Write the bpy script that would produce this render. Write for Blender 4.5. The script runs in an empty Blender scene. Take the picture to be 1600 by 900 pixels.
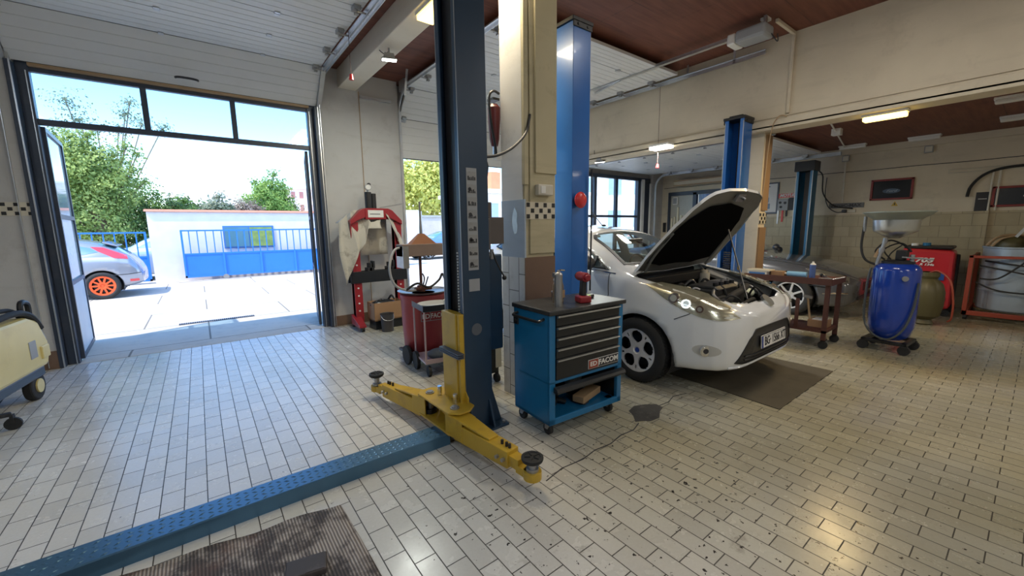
import bpy, bmesh, math, random
import numpy as np
from mathutils import Vector, Matrix
from mathutils.bvhtree import BVHTree
random.seed(7)
PI = math.pi
R = math.radians
C = bpy.context.scene.collection
# ------------------------------------------------------------------ helpers
class MB:
    """collects shapes; build() links them as ONE mesh object"""
    def __init__(s): s.v = []; s.f = []; s.m = []; s.c = 0; s.T = None
    def mi(s, i): s.c = i; return s
    def add(s, vs, fs):
        b = len(s.v)
        if s.T is not None: vs = [tuple(s.T @ Vector(v)) for v in vs]
        s.v += [tuple(v) for v in vs]
        s.f += [tuple(b + i for i in f) for f in fs]; s.m += [s.c] * len(fs); return s
    def box(s, x0, x1, y0, y1, z0, z1):
        if x0 > x1: x0, x1 = x1, x0
        if y0 > y1: y0, y1 = y1, y0
        if z0 > z1: z0, z1 = z1, z0
        v = [(x, y, z) for z in (z0, z1) for y in (y0, y1) for x in (x0, x1)]
        return s.add(v, [(0, 2, 3, 1), (4, 5, 7, 6), (0, 1, 5, 4), (2, 6, 7, 3), (0, 4, 6, 2), (1, 3, 7, 5)])
    def hexa(s, bottom, top):
        return s.add(list(bottom) + list(top), [(3, 2, 1, 0), (4, 5, 6, 7), (0, 1, 5, 4), (1, 2, 6, 5), (2, 3, 7, 6), (3, 0, 4, 7)])
    def bar(s, p, q, w, h, up=(0, 0, 1)):
        p = Vector(p); q = Vector(q); d = (q - p).normalized(); u = Vector(up)
        a = d.cross(u)
        if a.length < 1e-4: a = d.cross(Vector((1, 0, 0)))
        a.normalize(); b = a.cross(d).normalized(); a *= w / 2; b *= h / 2
        return s.hexa([p - a - b, p + a - b, p + a + b, p - a + b], [q - a - b, q + a - b, q + a + b, q - a + b])
    def cyl(s, p, q, r, r2=None, n=20, caps=True):
        p = Vector(p); q = Vector(q); r2 = r if r2 is None else r2
        d = (q - p).normalized(); a = d.cross(Vector((0, 0, 1)))
        if a.length < 1e-4: a = Vector((1, 0, 0))
        a.normalize(); b = d.cross(a)
        v = []
        for c, rr in ((p, r), (q, r2)):
            for i in range(n):
                t = 2 * PI * i / n; v.append(c + (a * math.cos(t) + b * math.sin(t)) * rr)
        f = [(i, (i + 1) % n, n + (i + 1) % n, n + i) for i in range(n)]
        if caps: f += [tuple(range(n - 1, -1, -1)), tuple(range(n, 2 * n))]
        return s.add(v, f)
    def tube(s, pts, r, n=8, smooth=6):
        P = [Vector(p) for p in pts]
        if smooth and len(P) > 2: P = crom(P, smooth)
        v = []; f = []; a = None
        for i, p in enumerate(P):
            d = (P[min(i + 1, len(P) - 1)] - P[max(i - 1, 0)])
            if d.length < 1e-9: d = Vector((0, 0, 1))
            d.normalize()
            if a is None:
                a = d.cross(Vector((0, 0, 1)))
                if a.length < 1e-3: a = d.cross(Vector((1, 0, 0)))
            a = (a - d * a.dot(d)).normalized(); b = d.cross(a)
            for k in range(n):
                t = 2 * PI * k / n; v.append(p + (a * math.cos(t) + b * math.sin(t)) * r)
        L = len(P)
        for i in range(L - 1):
            for k in range(n): f.append((i * n + k, i * n + (k + 1) % n, (i + 1) * n + (k + 1) % n, (i + 1) * n + k))
        f += [tuple(range(n - 1, -1, -1)), tuple(range((L - 1) * n, L * n))]
        return s.add(v, f)
    def prism(s, poly, ax, a0, a1):
        """poly in the plane across axis ax: x->(y,z) y->(x,z) z->(x,y)"""
        def P(u, w, t): return {'x': (t, u, w), 'y': (u, t, w), 'z': (u, w, t)}[ax]
        n = len(poly)
        v = [P(u, w, a0) for u, w in poly] + [P(u, w, a1) for u, w in poly]
        f = [(i, (i + 1) % n, n + (i + 1) % n, n + i) for i in range(n)]
        return s.add(v, f + [tuple(range(n - 1, -1, -1)), tuple(range(n, 2 * n))])
    def lathe(s, prof, c=(0, 0, 0), n=28, axis='z', sx=1, sy=1, caps=True):
        v = []; f = []
        for r, z in prof:
            for i in range(n):
                t = 2 * PI * i / n; x, y = r * math.cos(t) * sx, r * math.sin(t) * sy
                p = {'z': (x, y, z), 'x': (z, x, y), 'y': (x, z, y)}[axis]
                v.append((p[0] + c[0], p[1] + c[1], p[2] + c[2]))
        L = len(prof)
        for j in range(L - 1):
            for i in range(n): f.append((j * n + i, j * n + (i + 1) % n, (j + 1) * n + (i + 1) % n, (j + 1) * n + i))
        if caps: f += [tuple(range(n - 1, -1, -1)), tuple(range((L - 1) * n, L * n))]
        return s.add(v, f)
    def ell(s, c, r, n=16, m=10):
        if not hasattr(r, '__len__'): r = (r, r, r)
        v = []; f = []
        for j in range(m + 1):
            ph = PI * j / m
            for i in range(n):
                t = 2 * PI * i / n
                v.append((c[0] + r[0] * math.sin(ph) * math.cos(t), c[1] + r[1] * math.sin(ph) * math.sin(t), c[2] + r[2] * math.cos(ph)))
        for j in range(m):
            for i in range(n): f.append((j * n + i, (j + 1) * n + i, (j + 1) * n + (i + 1) % n, j * n + (i + 1) % n))
        return s.add(v, f)
    def sheet(s, grid):
        """grid[i][j] of points"""
        a = len(grid); b = len(grid[0]); v = [p for row in grid for p in row]
        return s.add(v, [(i * b + j, i * b + j + 1, (i + 1) * b + j + 1, (i + 1) * b + j) for i in range(a - 1) for j in range(b - 1)])
    def build(s, name, mats, parent=None, smooth=False, loc=None, rz=0, bev=0, fix=True, solid=0):
        me = bpy.data.meshes.new(name); me.from_pydata(s.v, [], s.f)
        if not isinstance(mats, (list, tuple)): mats = [mats]
        for m in mats: me.materials.append(m)
        me.polygons.foreach_set('material_index', [min(i, len(mats) - 1) for i in s.m])
        if fix:
            bm = bmesh.new(); bm.from_mesh(me)
            if smooth: bmesh.ops.remove_doubles(bm, verts=bm.verts, dist=1e-5)
            bmesh.ops.recalc_face_normals(bm, faces=bm.faces); bm.to_mesh(me); bm.free()
        if smooth:
            me.polygons.foreach_set('use_smooth', [True] * len(me.polygons))
            try: me.set_sharp_from_angle(angle=R(38))
            except Exception: pass
        o = bpy.data.objects.new(name, me); C.objects.link(o)
        if parent is not None: o.parent = parent
        if loc is not None: o.location = loc; o.rotation_euler = (0, 0, rz)
        if solid:
            md = o.modifiers.new('s', 'SOLIDIFY'); md.thickness = solid; md.offset = 0
        if bev:
            md = o.modifiers.new('b', 'BEVEL'); md.width = bev; md.segments = 2; md.limit_method = 'ANGLE'; md.angle_limit = R(50)
        return o
def crom(P, k):
    out = []
    n = len(P)
    for i in range(n - 1):
        p0 = P[max(i - 1, 0)]; p1 = P[i]; p2 = P[i + 1]; p3 = P[min(i + 2, n - 1)]
        for j in range(k):
            t = j / k
            out.append(0.5 * ((2 * p1) + (p2 - p0) * t + (2 * p0 - 5 * p1 + 4 * p2 - p3) * t * t + (3 * p1 - p0 - 3 * p2 + p3) * t ** 3))
    out.append(P[-1]); return out
def tag(o, label=None, cat=None, group=None, kind=None):
    if label: o['label'] = label
    if cat: o['category'] = cat
    if group: o['group'] = group
    if kind: o['kind'] = kind
    return o
def thing(name, label, cat, loc=(0, 0, 0), rz=0, group=None):
    o = bpy.data.objects.new(name, None); C.objects.link(o); o.empty_display_size = .2
    o.location = loc; o.rotation_euler = (0, 0, rz); return tag(o, label, cat, group)
def struct(name, mb, m, parent=None, **k):
    o = mb.build(name, m, parent, **k)
    if parent is None: o['kind'] = 'structure'
    return o
def sempty(name, loc=(0, 0, 0)):
    o = bpy.data.objects.new(name, None); C.objects.link(o); o.location = loc; o['kind'] = 'structure'; return o
def copy_tree(o, parent=None):
    c = o.copy(); C.objects.link(c)
    if parent is not None: c.parent = parent
    for ch in list(o.children): copy_tree(ch, c)
    return c
def text(name, body, size, mat, parent, loc, rot, ext=.002, sx=1, align='CENTER', bold=0, shear=0):
    cu = bpy.data.curves.new(name, 'FONT'); cu.body = body; cu.size = size; cu.extrude = ext; cu.align_x = align; cu.align_y = 'CENTER'
    cu.offset = bold; cu.shear = shear; cu.resolution_u = 3
    t = bpy.data.objects.new(name, cu); C.objects.link(t); bpy.context.view_layer.update()
    me = bpy.data.meshes.new_from_object(t.evaluated_get(bpy.context.evaluated_depsgraph_get()))
    bpy.data.objects.remove(t); o = bpy.data.objects.new(name, me); C.objects.link(o)
    me.materials.clear(); me.materials.append(mat)
    o.location = loc; o.rotation_euler = rot; o.scale = (sx, 1, 1)
    if parent is not None: o.parent = parent
    return o
# ------------------------------------------------------------------ materials
def mat(name, col, rough=.5, metal=0., var=.12, vs=3., col2=None, bump=0., bs=30., spec=.5, coat=0., dirt=0., dcol=(.06, .05, .04), ds=2.5, emit=None, es=0., trans=0., alpha=None):
    m = bpy.data.materials.new(name); m.use_nodes = True; nt = m.node_tree; N = nt.nodes; L = nt.links; b = N['Principled BSDF']
    tc = N.new('ShaderNodeTexCoord')
    b.inputs['Roughness'].default_value = rough; b.inputs['Metallic'].default_value = metal
    b.inputs['Specular IOR Level'].default_value = spec; b.inputs['Coat Weight'].default_value = coat
    b.inputs['Coat Roughness'].default_value = .06
    c = (*col, 1)
    nz = N.new('ShaderNodeTexNoise'); nz.inputs['Scale'].default_value = vs; nz.inputs['Detail'].default_value = 5; L.new(tc.outputs['Object'], nz.inputs['Vector'])
    mx = N.new('ShaderNodeMix'); mx.data_type = 'RGBA'
    c2 = (*(col2 or tuple(min(1, k * (1 + var)) for k in col)), 1)
    mx.inputs['A'].default_value = (*[k * (1 - var) for k in col], 1) if not col2 else c; mx.inputs['B'].default_value = c2
    L.new(nz.outputs['Fac'], mx.inputs['Factor']); out = mx.outputs['Result']
    if dirt:
        n2 = N.new('ShaderNodeTexNoise'); n2.inputs['Scale'].default_value = ds; n2.inputs['Detail'].default_value = 9; n2.inputs['Roughness'].default_value = .7; L.new(tc.outputs['Object'], n2.inputs['Vector'])
        rp = N.new('ShaderNodeMapRange'); rp.inputs[1].default_value = .52; rp.inputs[2].default_value = .72; rp.inputs[4].default_value = dirt; L.new(n2.outputs['Fac'], rp.inputs[0])
        m2 = N.new('ShaderNodeMix'); m2.data_type = 'RGBA'; m2.inputs['B'].default_value = (*dcol, 1); L.new(rp.outputs[0], m2.inputs['Factor']); L.new(out, m2.inputs['A']); out = m2.outputs['Result']
    L.new(out, b.inputs['Base Color'])
    if bump:
        n3 = N.new('ShaderNodeTexNoise'); n3.inputs['Scale'].default_value = bs; n3.inputs['Detail'].default_value = 4; L.new(tc.outputs['Object'], n3.inputs['Vector'])
        bp = N.new('ShaderNodeBump'); bp.inputs['Strength'].default_value = bump; bp.inputs['Distance'].default_value = .01; L.new(n3.outputs['Fac'], bp.inputs['Height']); L.new(bp.outputs[0], b.inputs['Normal'])
    if emit: b.inputs['Emission Color'].default_value = (*emit, 1); b.inputs['Emission Strength'].default_value = es
    if trans: b.inputs['Transmission Weight'].default_value = trans
    return m
def glass(name, tint=(.8, .9, .95), refl=.08, rough=.02, dirt=0.):
    m = bpy.data.materials.new(name); m.use_nodes = True; nt = m.node_tree; N = nt.nodes; L = nt.links
    for n in list(N): N.remove(n)
    o = N.new('ShaderNodeOutputMaterial'); t = N.new('ShaderNodeBsdfTransparent'); g = N.new('ShaderNodeBsdfGlossy'); mx = N.new('ShaderNodeMixShader'); fr = N.new('ShaderNodeLayerWeight')
    t.inputs[0].default_value = (*tint, 1); g.inputs['Roughness'].default_value = rough; fr.inputs[0].default_value = .5
    pw = N.new('ShaderNodeMath'); pw.operation = 'POWER'; pw.inputs[1].default_value = 4; L.new(fr.outputs['Facing'], pw.inputs[0])
    ad = N.new('ShaderNodeMath'); ad.operation = 'ADD'; ad.inputs[1].default_value = refl; L.new(pw.outputs[0], ad.inputs[0]); L.new(ad.outputs[0], mx.inputs[0])
    L.new(t.outputs[0], mx.inputs[1]); L.new(g.outputs[0], mx.inputs[2]); last = mx.outputs[0]
    if dirt:
        d = N.new('ShaderNodeBsdfDiffuse'); d.inputs[0].default_value = (.75, .78, .8, 1); tr = N.new('ShaderNodeBsdfTranslucent'); tr.inputs[0].default_value = (.7, .8, .85, 1)
        a1 = N.new('ShaderNodeMixShader'); a1.inputs[0].default_value = .5; L.new(d.outputs[0], a1.inputs[1]); L.new(tr.outputs[0], a1.inputs[2])
        m2 = N.new('ShaderNodeMixShader'); nz = N.new('ShaderNodeTexNoise'); nz.inputs['Scale'].default_value = 2; nz.inputs['Detail'].default_value = 6
        tc = N.new('ShaderNodeTexCoord'); L.new(tc.outputs['Object'], nz.inputs['Vector'])
        mr = N.new('ShaderNodeMapRange'); mr.inputs[1].default_value = .3; mr.inputs[2].default_value = .7; mr.inputs[3].default_value = dirt * .5; mr.inputs[4].default_value = dirt; L.new(nz.outputs['Fac'], mr.inputs[0])
        L.new(mr.outputs[0], m2.inputs[0]); L.new(last, m2.inputs[1]); L.new(a1.outputs[0], m2.inputs[2]); last = m2.outputs[0]
    L.new(last, o.inputs[0]); return m
class G:  # tiny node-graph helper
    def __init__(s, name):
        s.m = bpy.data.materials.new(name); s.m.use_nodes = True; s.nt = s.m.node_tree; s.N = s.nt.nodes; s.b = s.N['Principled BSDF']
        s.tc = s.N.new('ShaderNodeTexCoord').outputs['Object']
    def link(s, a, b): s.nt.links.new(a, b)
    def noise(s, sc, det=5, rough=.5, vec=None):
        n = s.N.new('ShaderNodeTexNoise'); n.inputs['Scale'].default_value = sc; n.inputs['Detail'].default_value = det; n.inputs['Roughness'].default_value = rough; s.link(vec or s.tc, n.inputs['Vector']); return n.outputs['Fac']
    def rng(s, v, a, b, c=0., d=1.):
        n = s.N.new('ShaderNodeMapRange')
        for i, k in zip((1, 2, 3, 4), (a, b, c, d)): n.inputs[i].default_value = k
        s.link(v, n.inputs[0]); return n.outputs[0]
    def mix(s, f, a, b, mode='MIX'):
        n = s.N.new('ShaderNodeMix'); n.data_type = 'RGBA'; n.blend_type = mode
        for k, v in (('Factor', f), ('A', a), ('B', b)):
            if isinstance(v, (int, float)): n.inputs[k].default_value = v
            elif isinstance(v, tuple): n.inputs[k].default_value = (*v, 1)
            else: s.link(v, n.inputs[k])
        return n.outputs['Result']
    def math(s, op, a, b=0.):
        n = s.N.new('ShaderNodeMath'); n.operation = op
        for i, v in enumerate((a, b)):
            if isinstance(v, (int, float)): n.inputs[i].default_value = v
            else: s.link(v, n.inputs[i])
        return n.outputs[0]
    def xyz(s, vec=None):
        n = s.N.new('ShaderNodeSeparateXYZ'); s.link(vec or s.tc, n.inputs[0]); return n.outputs
    def comb(s, x, y, z=0.):
        n = s.N.new('ShaderNodeCombineXYZ')
        for i, v in enumerate((x, y, z)):
            if isinstance(v, (int, float)): n.inputs[i].default_value = v
            else: s.link(v, n.inputs[i])
        return n.outputs[0]
    def bump(s, h, st=.3, dist=.01):
        n = s.N.new('ShaderNodeBump'); n.inputs['Strength'].default_value = st; n.inputs['Distance'].default_value = dist; s.link(h, n.inputs['Height']); s.link(n.outputs[0], s.b.inputs['Normal'])
    def brick(s, vec, w, h, mortar, off=.5, c1=(1, 1, 1), c2=(.9, .9, .9), mo=(.2, .2, .2), smooth=.1):
        n = s.N.new('ShaderNodeTexBrick'); s.link(vec, n.inputs['Vector']); n.offset = off; n.inputs['Scale'].default_value = 1
        n.inputs['Brick Width'].default_value = w; n.inputs['Row Height'].default_value = h; n.inputs['Mortar Size'].default_value = mortar; n.inputs['Mortar Smooth'].default_value = smooth
        n.inputs['Color1'].default_value = (*c1, 1); n.inputs['Color2'].default_value = (*c2, 1); n.inputs['Mortar'].default_value = (*mo, 1)
        return n.outputs['Color'], n.outputs['Fac']

def floor_mat():
    g = G('floor_tiles'); x = g.xyz()
    wob = g.noise(1.3, 2)
    v = g.comb(x[1], x[0])
    col, fac = g.brick(v, .216, .108, .0028, .5, (.72, .71, .69), (.61, .60, .58), (.06, .055, .05))
    big = g.rng(g.noise(.55, 1, .5), .35, .65)
    col = g.mix(big, col, g.mix(1., col, (.80, .80, .76), 'MULTIPLY'))
    fine = g.noise(60, 4, .7); col = g.mix(g.rng(fine, .3, .7, 0, .25), col, g.mix(1., col, (.75, .73, .68), 'MULTIPLY'))
    dull = g.math('MULTIPLY', g.rng(x[0], 1.0, 2.6), g.rng(g.noise(.8, 1), .25, .5, .6, 1)); col = g.mix(dull, col, g.mix(1., col, (.60, .57, .46), 'MULTIPLY'))
    # dark oil drops and chipped tile corners, denser towards the working bay
    dens = g.math('MULTIPLY', g.math('MULTIPLY', g.rng(x[0], .1, 1.1, .0, 1.), g.rng(x[0], 2.2, 3.4, 1., .45)), g.rng(x[1], 3.0, 1.8, .25, 1.))
    sp = g.noise(23, 4, .62); thr = g.rng(dens, 0, 1, .73, .64)
    d = g.math('SUBTRACT', sp, thr); spots = g.rng(d, 0., .012)
    sp2 = g.noise(4.3, 6, .75); st = g.rng(g.math('MULTIPLY', g.rng(sp2, .60, .72), dens), 0, 1, 0, .55)
    edge = g.rng(g.math('MULTIPLY', g.rng(g.noise(26, 2), .55, .62), fac), .05, .3)
    col = g.mix(st, col, (.16, .14, .11)); col = g.mix(spots, col, (.035, .03, .028)); col = g.mix(edge, col, (.03, .027, .022))
    # yellowed patch of older tile in the middle of the working bay
    yel = g.math('MULTIPLY', g.rng(g.noise(.9, 1, .5), .42, .6), g.rng(x[0], 1.6, 2.4)); col = g.mix(g.math('MULTIPLY', yel, .55), col, g.mix(1., col, (.93, .86, .62), 'MULTIPLY'))
    g.link(col, g.b.inputs['Base Color'])
    ro = g.rng(g.noise(7, 5, .6), .3, .7, .20, .30); ro = g.math('ADD', ro, g.math('MULTIPLY', fac, .3)); g.link(ro, g.b.inputs['Roughness'])
    g.b.inputs['Specular IOR Level'].default_value = .6
    g.bump(g.math('SUBTRACT', g.math('MULTIPLY', g.noise(9, 3), .25), fac), .35, .003)
    return g.m
def plaster(name, c, c2, dirt=.35, dcol=(.25, .22, .18)):
    g = G(name); col = g.mix(g.rng(g.noise(1.1, 5, .6), .3, .7), c, c2)
    col = g.mix(g.rng(g.noise(2.6, 8, .72), .56, .75, 0, dirt), col, dcol)
    x = g.xyz(); sv = g.comb(g.math('MULTIPLY', x[0], 1.), g.math('MULTIPLY', x[1], 1.), g.math('MULTIPLY', x[2], 6.))
    col = g.mix(g.rng(g.noise(1.3, 5, .6, sv), .55, .8, 0, dirt * .7), col, dcol)
    g.link(col, g.b.inputs['Base Color']); g.b.inputs['Roughness'].default_value = .8; g.bump(g.noise(90, 4, .6), .25, .004); return g.m
def wood_ceiling():
    g = G('brown_boards'); x = g.xyz()
    v = g.comb(x[0], x[1]); col, fac = g.brick(v, 2.4, .5, .004, .3, (.15, .046, .027), (.115, .034, .02), (.025, .01, .008))
    sv = g.comb(g.math('MULTIPLY', x[0], .6), g.math('MULTIPLY', x[1], 7.), 0.)
    col = g.mix(g.rng(g.noise(2.2, 6, .6, sv), .35, .7), col, (.20, .07, .04)); col = g.mix(g.rng(g.noise(1.7, 6, .7), .55, .75, 0, .5), col, (.05, .02, .015))
    g.link(col, g.b.inputs['Base Color']); g.b.inputs['Roughness'].default_value = .6; return g.m
def wall_tiles(name, axis, c1, c2):
    g = G(name); x = g.xyz(); v = g.comb(x[1] if axis == 'x' else x[0], x[2])
    col, fac = g.brick(v, .26, .21, .004, .5, c1, c2, (.24, .20, .13)); col = g.mix(g.rng(g.noise(2.2, 7, .7), .45, .75, 0, .6), col, (.30, .25, .15))
    g.link(col, g.b.inputs['Base Color']); g.b.inputs['Roughness'].default_value = .4; g.bump(g.math('SUBTRACT', .5, fac), .3, .004); return g.m
def col_tiles():
    g = G('white_wall_tiles'); x = g.xyz(); v = g.comb(g.math('ADD', x[1], x[0]), x[2])
    col, fac = g.brick(g.comb(g.math('ADD', x[2], .055), g.math('ADD', x[1], x[0])), .30, .145, .004, .5, (.66, .65, .62), (.58, .57, .54), (.13, .12, .1))
    col = g.mix(g.rng(g.noise(6, 6, .7), .5, .75, 0, .5), col, (.32, .29, .25)); g.link(col, g.b.inputs['Base Color']); g.b.inputs['Roughness'].default_value = .35; return g.m
def concrete():
    g = G('yard_concrete'); x = g.xyz(); col, fac = g.brick(g.comb(x[0], x[1]), 2.1, 1.45, .012, .4, (.60, .55, .47), (.54, .49, .42), (.20, .18, .15))
    col = g.mix(g.rng(g.noise(3, 9, .75), .5, .72, 0, .6), col, (.36, .33, .29));  g.link(col, g.b.inputs['Base Color']); g.b.inputs['Roughness'].default_value = .85; g.bump(g.noise(50, 5, .7), .3, .01); return g.m
def mat_stripes():
    g = G('ribbed_mat'); x = g.xyz(); w = g.N.new('ShaderNodeTexWave'); w.wave_type = 'BANDS'; w.bands_direction = 'X'; w.inputs['Scale'].default_value = 22; w.inputs['Distortion'].default_value = .6; w.inputs['Detail'].default_value = 1; g.link(g.tc, w.inputs['Vector'])
    col = g.mix(w.outputs['Fac'], (.15, .125, .11), (.50, .45, .41)); n = g.rng(g.noise(3.2, 7, .68), .44, .54)
    col = g.mix(n, col, g.mix(w.outputs['Fac'], (.045, .04, .04), (.11, .09, .085))); col = g.mix(g.rng(g.noise(1.7, 4), .55, .65, 0, .45), col, (.22, .10, .07))
    g.link(col, g.b.inputs['Base Color']); g.b.inputs['Roughness'].default_value = .75; g.bump(w.outputs['Fac'], .8, .004); return g.m

M = {}
M['floor'] = floor_mat()
M['wall'] = plaster('painted_wall', (.58, .57, .55), (.50, .49, .47), .35)
M['beam'] = plaster('cream_paint', (.66, .58, .44), (.56, .49, .37), .35, (.30, .25, .18))
M['beam_white'] = plaster('white_beam_paint', (.80, .73, .60), (.72, .65, .52), .2, (.35, .3, .22))
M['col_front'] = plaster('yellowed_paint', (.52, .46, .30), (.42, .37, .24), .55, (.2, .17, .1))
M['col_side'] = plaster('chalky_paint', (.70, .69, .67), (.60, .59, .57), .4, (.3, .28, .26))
M['col_blue'] = plaster('pale_blue_paint', (.42, .50, .60), (.34, .42, .52), .4, (.2, .22, .26))
M['col_brown'] = plaster('brown_dado_paint', (.20, .125, .085), (.16, .10, .07), .4, (.08, .06, .05))
M['ply'] = plaster('raw_board', (.30, .19, .10), (.24, .15, .08), .3, (.2, .13, .08))
M['ceiling'] = wood_ceiling()
M['far_tiles'] = wall_tiles('dado_tiles', 'x', (.46, .39, .25), (.38, .32, .20))
M['col_tiles'] = col_tiles()
M['concrete'] = concrete()
M['mat_rib'] = mat_stripes()
M['black_tile'] = mat('black_mosaic', (.03, .03, .03), .25)
M['white_tile'] = mat('cream_mosaic', (.62, .57, .45), .35)
M['panel'] = mat('white_sectional_panel', (.72, .72, .70), .45, var=.04, dirt=.12, dcol=(.4, .38, .35))
M['panel_dark'] = mat('door_seam_rubber', (.06, .06, .065), .7)
M['galv'] = mat('galvanised_steel', (.62, .64, .66), .32, .85, dirt=.25, dcol=(.25, .25, .25), vs=12)
M['frame'] = mat('dark_blue_grey_frame', (.045, .058, .085), .4, .1, dirt=.35, dcol=(.14, .14, .15))
M['frame_edge'] = mat('worn_frame_edge', (.55, .56, .58), .4, .3)
M['lift_dark'] = mat('navy_lift_paint', (.018, .045, .085), .38, .1, dirt=.3, dcol=(.05, .05, .06), vs=2)
M['lift_blue'] = mat('bright_blue_paint', (.012, .12, .42), .3, .05, var=.1, dirt=.18, dcol=(.02, .05, .12), vs=1.5, coat=.3)
M['lift_teal'] = mat('petrol_blue_paint', (.012, .14, .30), .35, .05, dirt=.25, dcol=(.03, .05, .07))
M['ramp_blue'] = mat('worn_blue_tread', (.075, .17, .27), .30, .5, dirt=.25, dcol=(.12, .15, .19), ds=6)
M['yellow'] = mat('yellow_lift_paint', (.52, .33, .03), .35, .0, dirt=.45, dcol=(.22, .13, .04), ds=5)
M['yellow2'] = mat('pale_yellow_plastic', (.70, .58, .24), .35, dirt=.3, dcol=(.35, .25, .1))
M['black'] = mat('black_plastic', (.015, .015, .017), .45)
M['rubber'] = mat('black_rubber', (.02, .02, .02), .75, bump=.2)
M['chrome'] = mat('chrome_steel', (.75, .75, .76), .15, 1.)
M['steel'] = mat('dull_steel', (.38, .38, .38), .38, .8, dirt=.3, dcol=(.12, .1, .09), ds=8)
M['cab_blue'] = mat('cabinet_blue', (.010, .155, .345), .33, var=.1, dirt=.3, dcol=(.015, .08, .16), coat=.2)
M['drawer'] = mat('black_drawer_front', (.020, .022, .025), .28, .2)
M['drawer_lip'] = mat('worn_metal_lip', (.30, .31, .30), .3, .85, dirt=.4, dcol=(.1, .1, .1), ds=14)
M['red'] = mat('red_paint', (.30, .018, .025), .38, dirt=.3, dcol=(.12, .02, .02), ds=4)
M['red_bin'] = mat('dull_red_plastic', (.33, .04, .045), .4, dirt=.25, dcol=(.15, .04, .04))
M['red_bright'] = mat('bright_red', (.62, .03, .03), .35)
M['orange_red'] = mat('orange_red_paint', (.30, .05, .025), .5, dirt=.4, dcol=(.15, .05, .03))
M['rust'] = mat('rusty_brown_paint', (.085, .03, .022), .6, dirt=.5, dcol=(.05, .03, .025), ds=6)
M['drum_blue'] = mat('glossy_blue_drum', (.008, .045, .33), .2, .0, coat=.4)
M['drum_grey'] = mat('pale_grey_drum', (.36, .43, .50), .4, .25, dirt=.35, dcol=(.12, .13, .14))
M['funnel'] = mat('brushed_aluminium', (.58, .60, .60), .28, .85, dirt=.3, dcol=(.25, .25, .2))
M['olive'] = mat('olive_tank', (.085, .075, .03), .45, dirt=.4)
M['card'] = mat('cardboard', (.36, .21, .11), .8, dirt=.3, dcol=(.15, .09, .05))
M['cloth'] = mat('dirty_dust_sheet', (.50, .47, .40), .85, dirt=.85, dcol=(.13, .11, .09), ds=5, bump=.3, bs=14)
M['white'] = mat('white_plastic', (.75, .74, .70), .45)
M['offwhite'] = mat('aged_white_plastic', (.62, .58, .48), .5, dirt=.2)
M['paper'] = mat('paper', (.72, .71, .68), .7)
M['ink'] = mat('dark_ink', (.03, .03, .035), .6)
M['greypaper'] = mat('grey_label', (.33, .34, .35), .6)
M['wood'] = mat('bare_wood', (.40, .27, .15), .6, dirt=.3)
M['wood_dark'] = mat('oily_dark_wood', (.055, .045, .042), .6, dirt=.5, dcol=(.16, .13, .12), ds=9)
M['lamp_warm'] = mat('lit_warm_diffuser', (.9, .8, .5), .5, emit=(1., .70, .16), es=2.6)
M['lamp_white'] = mat('lit_white_diffuser', (.9, .9, .9), .5, emit=(.95, 1., .92), es=14.)
M['lamp_soft'] = mat('lit_soft_diffuser', (.9, .9, .85), .5, emit=(1., .95, .82), es=3.)
M['glass'] = glass('window_glass', (.93, .97, 1.), .02)
M['glass_dirty'] = glass('dirty_leaf_glass', (.72, .88, .97), .05, .05, .28)
M['car_glass'] = glass('tinted_car_glass', (.62, .70, .68), .10, .01)
M['leaf'] = None

M['sticker'] = mat('worn_pale_sticker', (.30, .30, .29), .55, dirt=.4, dcol=(.12, .12, .12), ds=20)
# ------------------------------------------------------------------ the room
FY = 6.85
struct('floor', MB().box(-4, 10.8, -5, 7.15, -.12, 0), M['floor'])
struct('ceiling', MB().box(-4, 6.3, -5, 7.3, 3.97, 4.2).box(6.56, 11.1, -5, 7.3, 3.05, 4.2), M['ceiling'])
wf = MB().box(-4, -1.38, 6.80, 7.15, 0, 3.97).box(1.6, 2.88, FY, 7.15, 0, 3.97).box(6.15, 7.0, FY, 7.15, 0, 3.97).box(10.3, 11.1, FY, 7.15, 0, 3.1)
wf.box(-1.38, 1.6, 7.0, 7.15, 3.42, 3.97).box(2.88, 6.15, 7.03, 7.15, 3.42, 3.97).box(7.0, 10.3, 7.0, 7.15, 2.84, 3.1)
struct('wall_front', wf, M['wall'])
struct('baseboard_front', MB().box(-4, -1.39, 6.785, 6.80, 0, .21).box(1.602, 2.87, 6.835, FY, 0, .16), M['col_brown'])
struct('wall_back', MB().box(-4, 11.1, -5.15, -5, 0, 3.97), M['wall'])
struct('wall_left', MB().box(-4.15, -4, -5, 7.15, 0, 3.97), M['wall'])
wr = MB().box(10.8, 11.1, -5, 5.1, 0, 3.05).box(10.8, 11.1, 6.62, FY, 0, 3.05).box(10.8, 11.1, 5.1, 6.62, 2.42, 3.05).box(10.8, 11.1, 5.1, 5.85, 0, .95)
struct('wall_right', wr, M['beam'])
struct('baseboard_right', MB().box(10.785, 10.8, -5, 5.0, 0, 1.72), M['far_tiles'])
struct('trim_1', MB().box(10.74, 10.8, -5, 6.85, 2.93, 3.05), M['beam'])
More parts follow.
